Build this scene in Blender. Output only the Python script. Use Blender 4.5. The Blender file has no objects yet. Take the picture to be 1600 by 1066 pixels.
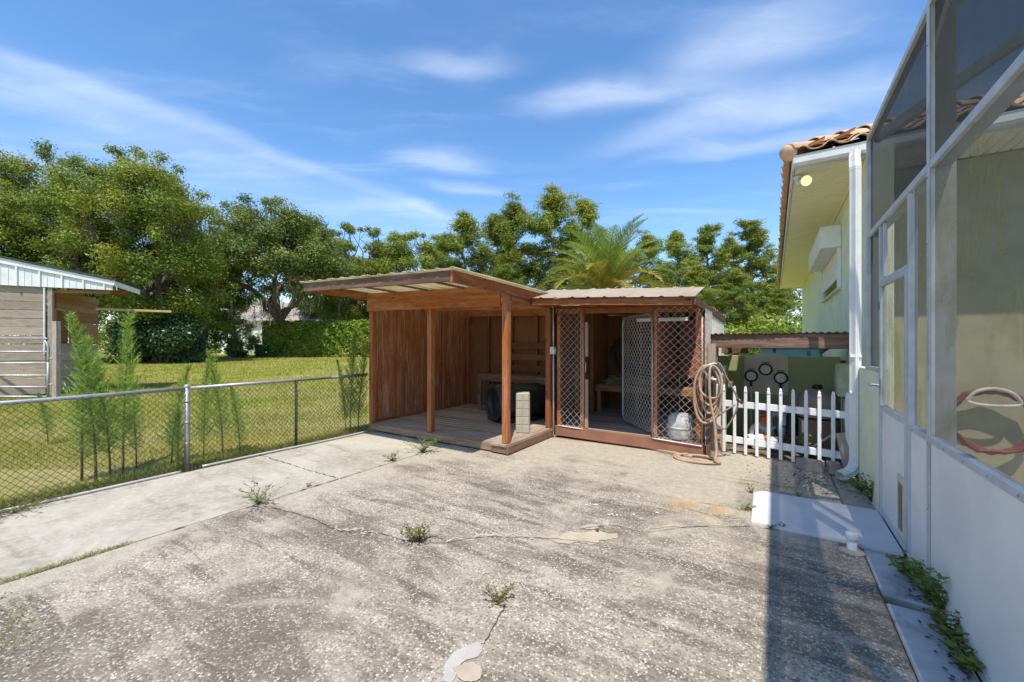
import bpy, bmesh, math, random
import numpy as np
from mathutils import Matrix, Vector

# ------------------------------------------------------------------ camera, sky, sun, exposure
scene = bpy.context.scene
col = scene.collection
T = math.radians(32.77)            # the camera looks 32.8 degrees left of the house wall's line
CT, ST = math.cos(T), math.sin(T)
CAM_H = 1.5
F_PX = 637.0                       # focal length in pixels of a 1600 px wide frame
HOR = 537.0
cam_d = bpy.data.cameras.new('camera')
cam = bpy.data.objects.new('camera', cam_d); col.objects.link(cam)
cam.location = (0, 0, CAM_H)
cam.rotation_euler = (math.radians(90), 0, T)
cam_d.sensor_width = 36.0
cam_d.lens = 36.0 * F_PX / 1600.0
cam_d.shift_y = (HOR - 533.0) / 1600.0
cam_d.clip_start = 0.05; cam_d.clip_end = 2000
scene.camera = cam
scene.render.resolution_x = 1024; scene.render.resolution_y = 682

SUN_FROM = Vector((0.23, -0.42, 1.0)).normalized()
sun_el = math.asin(SUN_FROM.z); sun_az = math.atan2(SUN_FROM.x, SUN_FROM.y)
sd = bpy.data.lights.new('sun', 'SUN'); sd.energy = 3.1; sd.angle = math.radians(0.53); sd.color = (1.0, 0.925, 0.81)
sun = bpy.data.objects.new('sun', sd); col.objects.link(sun)
sun.rotation_euler = (-SUN_FROM).to_track_quat('-Z', 'Y').to_euler(); sun.location = (10, -15, 40)

world = bpy.data.worlds.new('World'); scene.world = world; world.use_nodes = True
wn = world.node_tree; wn.nodes.clear()
def wnode(t, **k):
    n = wn.nodes.new(t)
    for a, v in k.items(): setattr(n, a, v)
    return n
def wl(a, b): wn.links.new(a, b)
sky = wnode('ShaderNodeTexSky'); sky.sky_type = 'NISHITA'; sky.sun_disc = False
sky.sun_elevation = sun_el; sky.sun_rotation = sun_az; sky.altitude = 0
sky.air_density = 1.0; sky.dust_density = 0.3; sky.ozone_density = 3.0
hs = wnode('ShaderNodeHueSaturation'); hs.inputs['Saturation'].default_value = 1.17; hs.inputs['Hue'].default_value = 0.500
wl(sky.outputs[0], hs.inputs['Color'])
# cirrus: a flat cloud deck, so directions are projected on a plane overhead
tc = wnode('ShaderNodeTexCoord')
rot = wnode('ShaderNodeVectorRotate', rotation_type='Z_AXIS'); rot.inputs['Angle'].default_value = -T
wl(tc.outputs['Generated'], rot.inputs['Vector'])
sep = wnode('ShaderNodeSeparateXYZ'); wl(rot.outputs[0], sep.inputs[0])
mx = wnode('ShaderNodeMath', operation='MAXIMUM'); wl(sep.outputs['Z'], mx.inputs[0]); mx.inputs[1].default_value = 0.06
dx = wnode('ShaderNodeMath', operation='DIVIDE'); wl(sep.outputs['X'], dx.inputs[0]); wl(mx.outputs[0], dx.inputs[1])
dy = wnode('ShaderNodeMath', operation='DIVIDE'); wl(sep.outputs['Y'], dy.inputs[0]); wl(mx.outputs[0], dy.inputs[1])
cb = wnode('ShaderNodeCombineXYZ'); wl(dx.outputs[0], cb.inputs[0]); wl(dy.outputs[0], cb.inputs[1])
warp = wnode('ShaderNodeTexNoise'); warp.inputs['Scale'].default_value = 1.6; warp.inputs['Detail'].default_value = 5; wl(cb.outputs[0], warp.inputs['Vector'])
ws = wnode('ShaderNodeVectorMath', operation='SUBTRACT'); wl(warp.outputs['Color'], ws.inputs[0]); ws.inputs[1].default_value = (.5, .5, .5)
wsc = wnode('ShaderNodeVectorMath', operation='SCALE'); wl(ws.outputs[0], wsc.inputs[0]); wsc.inputs['Scale'].default_value = 0.36
wad = wnode('ShaderNodeVectorMath', operation='ADD'); wl(cb.outputs[0], wad.inputs[0]); wl(wsc.outputs[0], wad.inputs[1])
mp = wnode('ShaderNodeMapping'); mp.inputs['Rotation'].default_value = (0, 0, math.radians(-54)); mp.inputs['Scale'].default_value = (0.55, 1.9, 1)
wl(wad.outputs[0], mp.inputs['Vector'])
st = wnode('ShaderNodeTexNoise'); st.inputs['Scale'].default_value = 1.7; st.inputs['Detail'].default_value = 7; st.inputs['Roughness'].default_value = 0.62
wl(mp.outputs[0], st.inputs['Vector'])
rg = wnode('ShaderNodeMapRange', interpolation_type='SMOOTHSTEP')
rg.inputs['From Min'].default_value = 0.45; rg.inputs['From Max'].default_value = 0.9; rg.inputs['To Max'].default_value = 0.2
wl(st.outputs['Fac'], rg.inputs['Value'])
acc = rg.outputs['Result']
# drifts of cirrus on that deck: (x, y, half length, half width, angle, density)
for cx_, cy_, ln, wd, an, am in ((-1.12, 2.36, 1.9, .11, 54, .20), (-1.45, 2.8, 1.6, .6, 54, .16), (-.55, 3.3, .8, .25, 50, .25), (.32, 1.68, .34, .15, -10, .38), (.80, 1.42, .36, .26, -35, .45),
                                (1.05, 1.78, .75, .20, -28, .5), (1.25, 2.05, .62, .13, -20, .35), (-.38, 2.25, .30, .16, 10, .4), (-.20, 1.42, .24, .08, 5, .4), (-.3, 2.62, .30, .13, 10, .28),
                                (1.35, 3.1, .6, .10, 0, .22), (-1.75, 1.75, .8, .3, 54, .2), (-2.9, 2.0, 1.8, .3, 54, .3), (2.6, 1.2, 1.2, .3, -30, .5), (.6, -1.2, 1.6, .3, 54, .4), (-2.2, -.9, 1.5, .35, 40, .4)):
    m = wnode('ShaderNodeMapping', vector_type='TEXTURE'); m.inputs['Location'].default_value = (cx_, cy_, 0)
    m.inputs['Rotation'].default_value = (0, 0, math.radians(an)); m.inputs['Scale'].default_value = (ln, wd, 1)
    wl(wad.outputs[0], m.inputs['Vector'])
    le = wnode('ShaderNodeVectorMath', operation='LENGTH'); wl(m.outputs[0], le.inputs[0])
    r2 = wnode('ShaderNodeMapRange', interpolation_type='SMOOTHERSTEP'); r2.inputs['From Min'].default_value = 1.45; r2.inputs['From Max'].default_value = 0.0
    r2.inputs['To Max'].default_value = am; wl(le.outputs['Value'], r2.inputs['Value'])
    mm = wnode('ShaderNodeMath', operation='MULTIPLY_ADD'); wl(r2.outputs[0], mm.inputs[0])
    k = wnode('ShaderNodeMapRange'); k.inputs['From Min'].default_value = .3; k.inputs['From Max'].default_value = .7; k.inputs['To Min'].default_value = .5; k.inputs['To Max'].default_value = 1.05
    wl(st.outputs['Fac'], k.inputs['Value']); wl(k.outputs[0], mm.inputs[1])
    wl(acc, mm.inputs[2]); acc = mm.outputs[0]
cl = wnode('ShaderNodeClamp'); cl.inputs['Max'].default_value = 0.85; wl(acc, cl.inputs['Value'])
mixw = wnode('ShaderNodeMix', data_type='RGBA'); wl(cl.outputs[0], mixw.inputs['Factor']); wl(hs.outputs[0], mixw.inputs['A'])
mixw.inputs['B'].default_value = (4.4, 4.8, 5.5, 1)
bg = wnode('ShaderNodeBackground'); bg.inputs['Strength'].default_value = 0.132
wl(mixw.outputs['Result'], bg.inputs['Color'])
wo = wnode('ShaderNodeOutputWorld'); wl(bg.outputs[0], wo.inputs['Surface'])
vs = scene.view_settings
vs.view_transform = 'Standard'; vs.look = 'None'; vs.gamma = 1; vs.use_curve_mapping = False
vs.exposure = 0.9

# ------------------------------------------------------------------ helpers
rnd = random.Random(7)
nrg = np.random.default_rng(11)
def pt(px, py, D):
    """world point seen at photo pixel (px, py) at depth D"""
    xc = (px - 800) / F_PX * D
    return Vector((xc * CT - D * ST, xc * ST + D * CT, CAM_H + (HOR - py) / F_PX * D))
def gr(px, py, z=0.0):
    return pt(px, py, (CAM_H - z) * F_PX / (py - HOR))
def world_m(o):
    m = o.matrix_basis
    if o.parent: m = world_m(o.parent) @ o.matrix_parent_inverse @ m
    return m
FR = [Matrix.Identity(4)]
def link(o, parent=None):
    col.objects.link(o)
    if parent is not None:
        o.parent = parent; o.matrix_parent_inverse = world_m(parent).inverted()
    return o
def obj(name, me, mat=None, parent=None, m=None):
    o = bpy.data.objects.new(name, me)
    if mat is not None and len(me.materials) == 0: me.materials.append(mat)
    o.matrix_basis = FR[0] @ (m if m is not None else Matrix.Identity(4))
    return link(o, parent)
def tag(o, label, cat, group=None):
    o['label'] = label; o['category'] = cat
    if group: o['group'] = group
    return o
def thing(name, label, cat, loc, group=None):
    o = bpy.data.objects.new(name, None); o.empty_display_size = .1
    o.matrix_basis = FR[0] @ Matrix.Translation(Vector(loc)); col.objects.link(o)
    return tag(o, label, cat, group)
def struct(o): o['kind'] = 'structure'; return o
def stuff(o): o['kind'] = 'stuff'; return o
def mesh_np(name, v, f, smooth=False):
    """v (n,3), f (m,k) arrays"""
    me = bpy.data.meshes.new(name)
    v = np.asarray(v, np.float32); f = np.asarray(f, np.int32)
    k = f.shape[1]
    me.vertices.add(len(v)); me.vertices.foreach_set('co', v.ravel())
    me.loops.add(f.size); me.loops.foreach_set('vertex_index', f.ravel())
    me.polygons.add(len(f)); me.polygons.foreach_set('loop_start', np.arange(0, f.size, k, dtype=np.int32))
    if smooth: me.polygons.foreach_set('use_smooth', np.ones(len(f), bool))
    me.update(calc_edges=True); me.validate()
    return me
def mesh_bm(name, bm, smooth=False):
    me = bpy.data.meshes.new(name); bm.normal_update(); bm.to_mesh(me); bm.free()
    if smooth:
        for p in me.polygons: p.use_smooth = True
    return me
def box_bm(dx, dy, dz, bev=.003):
    bm = bmesh.new(); bmesh.ops.create_cube(bm, size=1)
    bmesh.ops.scale(bm, vec=(dx, dy, dz), verts=bm.verts)
    if bev: bmesh.ops.bevel(bm, geom=bm.edges[:], offset=min(bev, min(dx, dy, dz) * .3), segments=1, affect='EDGES')
    return bm
def axes(d, up):
    x = Vector(d).normalized(); u = Vector(up)
    if abs(x.dot(u)) > .98: u = Vector((0, 1, 0))
    y = u.cross(x).normalized(); z = x.cross(y)
    return Matrix(((x.x, y.x, z.x), (x.y, y.y, z.y), (x.z, y.z, z.z))).to_4x4()
def beam(name, a, b, w, h, mat, parent, up=(0, 0, 1), bev=.003, wob=0.0):
    """a board from a to b; w across, h along up; its grain runs along its length"""
    a = Vector(a); b = Vector(b); L = (b - a).length
    bm = box_bm(L, w, h, bev)
    if wob:
        for v in bm.verts: v.co.y += rnd.uniform(-wob, wob); v.co.z += rnd.uniform(-wob, wob)
    return obj(name, mesh_bm(name, bm), mat, parent, Matrix.Translation((a + b) / 2) @ axes(b - a, up))
def box(name, lo, hi, mat, parent=None, bev=.004):
    lo = Vector(lo); hi = Vector(hi); d = hi - lo
    return obj(name, mesh_bm(name, box_bm(d.x, d.y, d.z, bev)), mat, parent, Matrix.Translation((lo + hi) / 2))
def tube_data(pts, radii, n=8, caps=True):
    pts = [Vector(p) for p in pts]
    if not hasattr(radii, '__len__'): radii = [radii] * len(pts)
    V = []; Fc = []; ref = None
    for i, p in enumerate(pts):
        d = (pts[min(i + 1, len(pts) - 1)] - pts[max(i - 1, 0)])
        if d.length < 1e-9: d = Vector((0, 0, 1))
        d.normalize()
        if ref is None: ref = Vector((1, 0, 0)) if abs(d.x) < .8 else Vector((0, 1, 0))
        y = d.cross(ref).normalized(); x = y.cross(d); ref = x
        for k in range(n):
            a = 2 * math.pi * k / n
            V.append(p + (x * math.cos(a) + y * math.sin(a)) * radii[i])
    for i in range(len(pts) - 1):
        for k in range(n):
            Fc.append((i * n + k, i * n + (k + 1) % n, (i + 1) * n + (k + 1) % n, (i + 1) * n + k))
    if caps:
        c = len(V); V.append(pts[0]); V.append(pts[-1]); e = (len(pts) - 1) * n
        for k in range(n):
            Fc.append((c, (k + 1) % n, k)); Fc.append((c + 1, e + k, e + (k + 1) % n))
    return V, Fc
def tube_mesh(name, pts, radii, n=8, caps=True):
    V, Fc = tube_data(pts, radii, n, caps)
    me = bpy.data.meshes.new(name); me.from_pydata([tuple(v) for v in V], [], Fc); me.update()
    for p in me.polygons: p.use_smooth = True
    return me
def tube(name, pts, r, mat, parent=None, n=8):
    c = Vector(pts[0]); return obj(name, tube_mesh(name, [Vector(p) - c for p in pts], r, n), mat, parent, Matrix.Translation(c))
def lathe_mesh(name, prof, n=24):
    V = []; Fc = []
    for r, z in prof:
        for k in range(n):
            a = 2 * math.pi * k / n; V.append((r * math.cos(a), r * math.sin(a), z))
    for i in range(len(prof) - 1):
        for k in range(n): Fc.append((i * n + k, i * n + (k + 1) % n, (i + 1) * n + (k + 1) % n, (i + 1) * n + k))
    me = bpy.data.meshes.new(name); me.from_pydata(V, [], Fc); me.update()
    for p in me.polygons: p.use_smooth = True
    return me
def lathe(name, prof, loc, mat, parent=None, n=24, axis=None):
    m = Matrix.Translation(Vector(loc))
    if axis is not None: m = m @ Vector(axis).to_track_quat('Z', 'Y').to_matrix().to_4x4()
    return obj(name, lathe_mesh(name, prof, n), mat, parent, m)
def smoothpath(pts, n=6):
    P = [Vector(p) for p in pts]; out = []
    for i in range(len(P) - 1):
        p0 = P[max(i - 1, 0)]; p1 = P[i]; p2 = P[i + 1]; p3 = P[min(i + 2, len(P) - 1)]
        for k in range(n):
            t = k / n
            out.append(.5 * ((2 * p1) + (p2 - p0) * t + (2 * p0 - 5 * p1 + 4 * p2 - p3) * t * t + (3 * p1 - p0 - 3 * p2 + p3) * t ** 3))
    out.append(P[-1]); return out
def prism(name, poly, z0, z1, mat, parent=None, bev=0):
    """vertical prism over a ground polygon"""
    c = Vector((sum(p[0] for p in poly) / len(poly), sum(p[1] for p in poly) / len(poly), 0))
    bm = bmesh.new()
    f = bm.faces.new([bm.verts.new((p[0] - c.x, p[1] - c.y, z0)) for p in poly])
    if f.calc_area() and f.normal.z < 0: pass
    r = bmesh.ops.extrude_face_region(bm, geom=[f])
    for v in r['geom']:
        if isinstance(v, bmesh.types.BMVert): v.co.z = z1
    bmesh.ops.recalc_face_normals(bm, faces=bm.faces)
    if bev: bmesh.ops.bevel(bm, geom=bm.edges[:], offset=bev, segments=2, affect='EDGES')
    return obj(name, mesh_bm(name, bm), mat, parent, Matrix.Translation(c))
def corrugated(name, x0, x1, zfun, y0, y1, mat, parent=None, pitch=.076, amp=.009, ny=4, rib=None):
    """a ribbed sheet: ribs run along y, profile across x, z from zfun(x, y)"""
    if rib:   # trapezoid ribs every `rib`
        xs = []
        x = x0
        while x < x1 - 1e-6:
            for d, hh in ((0, 0), (.02, amp), (.045, amp), (.065, 0)):
                if x + d < x1: xs.append((x + d, hh))
            x += rib
        xs.append((x1, 0))
    else:
        n = max(4, int((x1 - x0) / pitch * 6)); xs = [(x0 + (x1 - x0) * i / n, amp * math.sin(2 * math.pi * (x1 - x0) * i / n / pitch)) for i in range(n + 1)]
    V = []; Fc = []
    c = Vector(((x0 + x1) / 2, (y0 + y1) / 2, zfun((x0 + x1) / 2, (y0 + y1) / 2)))
    for j in range(ny + 1):
        y = y0 + (y1 - y0) * j / ny
        for x, h in xs: V.append((x - c.x, y - c.y, zfun(x, y) + h - c.z))
    n = len(xs); t = .0025
    for j in range(ny):
        for i in range(n - 1): Fc.append((j * n + i, j * n + i + 1, (j + 1) * n + i + 1, (j + 1) * n + i))
    o = len(V); V += [(x, y, z - t) for x, y, z in V]
    Fc += [tuple(reversed([q + o for q in f])) for f in Fc]
    for i in range(n - 1): Fc.append((i, o + i, o + i + 1, i + 1)); b = ny * n; Fc.append((b + i, b + i + 1, o + b + i + 1, o + b + i))
    me = bpy.data.meshes.new(name); me.from_pydata(V, [], Fc); me.update()
    return obj(name, me, mat, parent, Matrix.Translation(c))
def chainlink_mesh(name, W, H, h, r):
    """woven zigzag wires in the local xz plane, origin at the lower left corner"""
    nw = int(W / h); nk = int(H / h)
    V = []; Fc = []
    for i in range(nw):
        base = len(V)
        for k in range(nk + 1):
            odd = (k + i) % 2
            x = (i + odd) * h; z = k * H / nk; y = r * .9 * (1 if odd else -1)
            for a in (0, 1, 2): V.append((x + r * 1.25 * math.cos(a * 2.094 + .5), y + r * 1.25 * math.sin(a * 2.094 + .5), z))
        for k in range(nk):
            b = base + 3 * k
            for a in (0, 1, 2): Fc.append((b + a, b + (a + 1) % 3, b + 3 + (a + 1) % 3, b + 3 + a))
    return mesh_np(name, V, Fc)
def chainlink(name, a, b, H, h, r, mat, parent):
    """panel standing on the line a-b"""
    a = Vector(a); b = Vector(b); d = b - a
    x = d.normalized(); z = Vector((0, 0, 1)); y = z.cross(x).normalized(); z = x.cross(y)
    m = Matrix(((x.x, y.x, z.x, a.x), (x.y, y.y, z.y, a.y), (x.z, y.z, z.z, a.z), (0, 0, 0, 1)))
    return obj(name, chainlink_mesh(name, d.length, H, h, r), mat, parent, m)
def copy_tree(o, parent=None):
    c = o.copy(); col.objects.link(c)
    if parent is not None: c.parent = parent
    for ch in o.children: copy_tree(ch, c)
    return c

# ------------------------------------------------------------------ materials
class NT:
    def __init__(s, name):
        s.m = bpy.data.materials.new(name); s.m.use_nodes = True; s.t = s.m.node_tree; s.t.nodes.clear()
        s.out = s.n('ShaderNodeOutputMaterial')
    def n(s, t, **k):
        x = s.t.nodes.new(t)
        for a, v in k.items(): setattr(x, a, v)
        return x
    def l(s, a, b): s.t.links.new(a, b)
    def coord(s, which='Object', scale=(1, 1, 1), rnd_off=True, rotz=0):
        tc = s.n('ShaderNodeTexCoord'); o = tc.outputs[which]
        if rnd_off:
            oi = s.n('ShaderNodeObjectInfo'); ml = s.n('ShaderNodeMath', operation='MULTIPLY'); s.l(oi.outputs['Random'], ml.inputs[0]); ml.inputs[1].default_value = 53.0
            ad = s.n('ShaderNodeVectorMath', operation='ADD'); s.l(o, ad.inputs[0]); s.l(ml.outputs[0], ad.inputs[1]); o = ad.outputs[0]
        mp = s.n('ShaderNodeMapping'); mp.inputs['Scale'].default_value = scale; mp.inputs['Rotation'].default_value = (0, 0, rotz); s.l(o, mp.inputs['Vector'])
        return mp.outputs[0]
    def noise(s, vec, scale, detail=4, rough=.55, dist=0):
        x = s.n('ShaderNodeTexNoise'); x.inputs['Scale'].default_value = scale; x.inputs['Detail'].default_value = detail
        x.inputs['Roughness'].default_value = rough; x.inputs['Distortion'].default_value = dist
        if vec is not None: s.l(vec, x.inputs['Vector'])
        return x.outputs['Fac']
    def rng(s, v, a, b, c=0, d=1, smooth=True):
        x = s.n('ShaderNodeMapRange'); x.interpolation_type = 'SMOOTHSTEP' if smooth else 'LINEAR'
        for nme, val in (('From Min', a), ('From Max', b), ('To Min', c), ('To Max', d)): x.inputs[nme].default_value = val
        s.l(v, x.inputs['Value']); return x.outputs['Result']
    def mix(s, f, a, b, mode='MIX'):
        x = s.n('ShaderNodeMix', data_type='RGBA', blend_type=mode)
        for sock, v in (('Factor', f), ('A', a), ('B', b)):
            if isinstance(v, (int, float)): x.inputs[sock].default_value = v
            elif isinstance(v, tuple): x.inputs[sock].default_value = v if len(v) == 4 else (*v, 1)
            else: s.l(v, x.inputs[sock])
        return x.outputs['Result']
    def math(s, op, a, b):
        x = s.n('ShaderNodeMath', operation=op)
        for i, v in enumerate((a, b)):
            if isinstance(v, (int, float)): x.inputs[i].default_value = v
            else: s.l(v, x.inputs[i])
        return x.outputs[0]
    def bsdf(s, colr, rough=.7, metal=0, spec=.4, bump=None, bstr=.3, bdist=.01):
        b = s.n('ShaderNodeBsdfPrincipled')
        for sock, v in (('Base Color', colr), ('Roughness', rough)):
            if isinstance(v, (int, float)): b.inputs[sock].default_value = v
            elif isinstance(v, tuple): b.inputs[sock].default_value = v if len(v) == 4 else (*v, 1)
            else: s.l(v, b.inputs[sock])
        b.inputs['Metallic'].default_value = metal; b.inputs['Specular IOR Level'].default_value = spec
        if bump is not None:
            bp = s.n('ShaderNodeBump'); bp.inputs['Strength'].default_value = bstr; bp.inputs['Distance'].default_value = bdist
            s.l(bump, bp.inputs['Height']); s.l(bp.outputs[0], b.inputs['Normal'])
        return b
    def done(s, sh): s.l(sh.outputs[0] if hasattr(sh, 'outputs') else sh, s.out.inputs['Surface']); return s.m

def plain(name, c, rough=.6, metal=0, var=.2, scale=6, dirt=None, dirt_amt=.4, bstr=.12, spec=.4):
    t = NT(name); v = t.coord()
    n1 = t.noise(v, scale, 5, .6); n2 = t.noise(v, scale * 7, 4, .6)
    lo = tuple(x * (1 - var) for x in c); hi = tuple(min(1, x * (1 + var * .7)) for x in c)
    colr = t.mix(t.rng(n1, .3, .7), lo, hi)
    if dirt: colr = t.mix(t.rng(t.noise(v, scale * .45, 6, .65, .6), .5, .75, 0, dirt_amt), colr, dirt)
    r = t.rng(n2, .3, .7, rough * .85, min(1, rough * 1.15))
    return t.done(t.bsdf(colr, r, metal, spec, n2, bstr, .004))

def wood(name, dark, mid, light, weather=None, wamt=.0, knots=.5, rough=.75, bstr=.35):
    t = NT(name)
    v = t.coord('Object', (1.0, 9, 9)); vb = t.coord('Object', (.8, 3, 3)); vk = t.coord('Object', (3.2, 9, 9))
    g = t.noise(v, 2.2, 7, .62, 1.3); fine = t.noise(t.coord('Object', (3, 70, 70)), 2.0, 4, .6)
    colr = t.mix(t.rng(g, .28, .72), dark, light)
    colr = t.mix(t.rng(t.noise(vb, 1.4, 4, .5), .3, .7, .2, .75), colr, mid)
    colr = t.mix(t.rng(fine, .35, .65, 0, .3), colr, tuple(x * .5 for x in dark))
    vo = t.n('ShaderNodeTexVoronoi'); vo.inputs['Scale'].default_value = 1.0; t.l(vk, vo.inputs['Vector'])
    colr = t.mix(t.rng(vo.outputs['Distance'], .17, .06, 0, knots), colr, tuple(x * .32 for x in dark))
    if weather: colr = t.mix(t.rng(t.noise(t.coord('Object', (.5, 5, 5)), 2.2, 8, .7, 1.5), .46, .66, 0, wamt), colr, weather)
    oi = t.n('ShaderNodeObjectInfo'); br = t.rng(oi.outputs['Random'], 0, 1, .78, 1.15, False)
    colr = t.mix(1.0, colr, t.n('ShaderNodeCombineColor').outputs[0], 'MULTIPLY') if False else colr
    hv = t.n('ShaderNodeHueSaturation'); t.l(colr, hv.inputs['Color']); t.l(br, hv.inputs['Value'])
    h = t.math('ADD', g, fine)
    return t.done(t.bsdf(hv.outputs[0], rough, 0, .25, h, bstr, .006))

def leafmat(name, c, var=.35, trans=.35, rough=.5, tint=None):
    t = NT(name)
    ge = t.n('ShaderNodeNewGeometry'); r = ge.outputs['Random Per Island']
    oi = t.n('ShaderNodeObjectInfo')
    lo = tuple(x * (1 - var) for x in c); hi = tuple(x * (1 + var) for x in c)
    colr = t.mix(r, lo, hi)
    tcn = t.n('ShaderNodeTexCoord'); n = t.noise(tcn.outputs['Object'], .45, 3, .5)
    colr = t.mix(t.rng(n, .38, .66, 0, .7), colr, tint or (c[0] * 1.7, c[1] * 1.25, c[2] * .8))
    hv = t.n('ShaderNodeHueSaturation'); t.l(colr, hv.inputs['Color']); t.l(t.rng(oi.outputs['Random'], 0, 1, .82, 1.15, False), hv.inputs['Value'])
    b = t.bsdf(hv.outputs[0], rough, 0, .3)
    tr = t.n('ShaderNodeBsdfTranslucent'); t.l(hv.outputs[0], tr.inputs['Color'])
    ms = t.n('ShaderNodeMixShader'); ms.inputs[0].default_value = trans; t.l(b.outputs[0], ms.inputs[1]); t.l(tr.outputs[0], ms.inputs[2])
    return t.done(ms)

RED = wood('red stained lumber', (.21, .062, .020), (.43, .128, .036), (.56, .20, .065), (.50, .34, .22), .4, .85)
PLY = wood('weathered red plywood', (.21, .072, .030), (.37, .13, .055), (.47, .185, .085), (.52, .42, .34), .6, .5)
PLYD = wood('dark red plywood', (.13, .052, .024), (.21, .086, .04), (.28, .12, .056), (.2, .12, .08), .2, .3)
PLYN = wood('brown plywood', (.24, .11, .045), (.36, .18, .08), (.44, .24, .12), (.15, .10, .07), .4, .4)
DECK = wood('weathered deck board', (.22, .165, .13), (.42, .325, .26), (.50, .405, .33), (.52, .45, .38), .45, .5)
DECKR = wood('deck rim lumber', (.18, .10, .055), (.29, .175, .10), (.38, .25, .15), (.36, .30, .23), .5, .4)
RIMP = plain('red brown rim paint', (.30, .135, .08), .6, 0, .15, 4, (.2, .1, .07), .3)
GREYW = wood('grey barn plank', (.24, .19, .15), (.38, .32, .26), (.52, .46, .39), (.45, .26, .13), .5, .5)
OLDB = wood('old dark lumber', (.10, .05, .035), (.17, .09, .06), (.25, .15, .10), (.45, .35, .28), .3, .5)
RAW = wood('bleached raw lumber', (.30, .22, .15), (.44, .34, .24), (.55, .45, .34), (.35, .30, .26), .3, .5)
METAL_R = plain('tan roof metal', (.40, .32, .22), .55, .1, .12, 3, (.25, .17, .1), .35)
METAL_U = plain('pale roof metal', (.72, .70, .58), .5, .05, .1, 3, (.45, .4, .2), .3)
METAL_W = plain('white siding metal', (.74, .75, .75), .45, 0, .08, 3, (.5, .5, .48), .3)
GALV = plain('galvanised steel', (.42, .43, .44), .45, .55, .15, 8, (.25, .23, .2), .35)
WIRE = plain('galvanised wire', (.80, .79, .76), .5, .1, .2, 20)
WIRED = plain('aged fence wire', (.10, .105, .09), .6, .3, .3, 20)
CONDUIT = plain('conduit steel', (.55, .56, .56), .45, .3, .12, 8)
BLACKP = plain('black plastic', (.028, .028, .03), .42, 0, .3, 4, (.07, .065, .06), .35)
WHITEP = plain('white vinyl', (.80, .80, .80), .4, 0, .05, 4, (.55, .53, .47), .25)
PVC = plain('white pvc', (.74, .73, .70), .4, 0, .08, 6, (.5, .46, .38), .4)
SAGE = plain('sage stucco', (.71, .75, .54), .85, 0, .08, 4, (.44, .47, .33), .35, .8)
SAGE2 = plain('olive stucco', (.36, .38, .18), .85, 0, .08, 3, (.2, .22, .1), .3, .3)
CREAM = plain('cream soffit', (.88, .84, .62), .6, 0, .05, 4)
GUTTER = plain('white gutter', (.70, .70, .67), .45, 0, .08, 5, (.42, .4, .34), .45)
TILE = plain('terracotta tile', (.66, .41, .245), .8, 0, .22, 5, (.17, .12, .09), .45, .3)
TILEB = plain('roof underlay', (.13, .08, .06), .9, 0, .2, 5)
ALU = plain('white aluminium frame', (.52, .545, .56), .45, .1, .12, 6, (.28, .28, .24), .5)
KICK = plain('white kick panel', (.80, .785, .74), .42, 0, .09, 1.6, (.46, .455, .42), .45, .10)
POSTD = plain('mildewed white post', (.60, .58, .52), .6, 0, .12, 5, (.27, .27, .1), .75)
HOSE = plain('tan hose rubber', (.44, .31, .21), .6, 0, .2, 8, (.3, .24, .18), .4)
HOSER = plain('red hose rubber', (.24, .06, .04), .5, 0, .2, 8)
TANK = plain('tan filter tank', (.34, .24, .17), .5, 0, .1, 4, (.22, .16, .12), .4)
STONE = plain('grey concrete block', (.36, .30, .25), .9, 0, .25, 8, (.16, .13, .11), .5, .5)
STONE2 = plain('tan concrete block', (.47, .38, .30), .9, 0, .15, 8, (.30, .25, .2), .4, .5)
ORANGE = plain('orange plastic', (.65, .16, .04), .5)
BLUEG = plain('blue grey plastic', (.45, .55, .62), .45, 0, .1, 6, (.3, .32, .33), .3)
TEAL = plain('teal paint', (.20, .42, .42), .6, 0, .08, 3)
BLK = plain('black enamel', (.015, .015, .015), .4)
FACE = plain('white dial', (.75, .73, .68), .4, 0, .03)
BARK = plain('bark', (.13, .10, .08), .95, 0, .4, 5, (.24, .22, .19), .5, .8)
BARKP = plain('pine bark', (.20, .15, .12), .95, 0, .4, 5, (.34, .27, .22), .5, .8)
ROOFG = plain('grey shingle', (.34, .29, .26), .9, 0, .15, 6)
ROOFB = plain('pale shed roof', (.62, .57, .48), .8, 0, .1, 6)
WALLW = plain('white house wall', (.75, .74, .72), .8, 0, .06, 3)
GLASSD = plain('dark window glass', (.03, .035, .04), .12, 0, .2, 1, spec=.6)
BLUE = plain('blue plastic', (.05, .16, .45), .5)
OAK = leafmat('oak leaves', (0.166, 0.244, 0.039), .45, .4, .45, (0.390, 0.390, 0.049))
OAK2 = leafmat('dark oak leaves', (0.135, 0.198, 0.053), .45, .38, .45, (0.281, 0.309, 0.056))
PINE = leafmat('pine needles', (0.191, 0.273, 0.047), .4, .4, .5, (0.400, 0.391, 0.058))
SHRUB = leafmat('dark shrub leaves', (0.039, 0.087, 0.026), .45, .25, .35, (0.075, 0.135, 0.030))
HEDGE = leafmat('hedge leaves', (0.160, 0.254, 0.034), .45, .4, .4, (0.356, 0.384, 0.048))
FENN = leafmat('feathery weed leaves', (0.27, 0.40, 0.07), .35, .5, .5, (0.36, 0.44, 0.08))
PALM = leafmat('palm leaflets', (0.262, 0.359, 0.062), .3, .3, .4, (0.262, 0.304, 0.048))
PALMY = leafmat('yellowing palm leaflets', (.30, .25, .035), .3, .35, .45, (.38, .30, .04))
WEED = leafmat('weed leaves', (0.166, 0.235, 0.039), .4, .35, .5, (0.235, 0.248, 0.041))
GRASS = leafmat('grass blades', (.24, .275, .04), .4, .4, .55, (.42, .36, .07))
MOSS = leafmat('hanging moss', (.22, .22, .17), .25, .2, .8, (.26, .25, .19))

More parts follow.
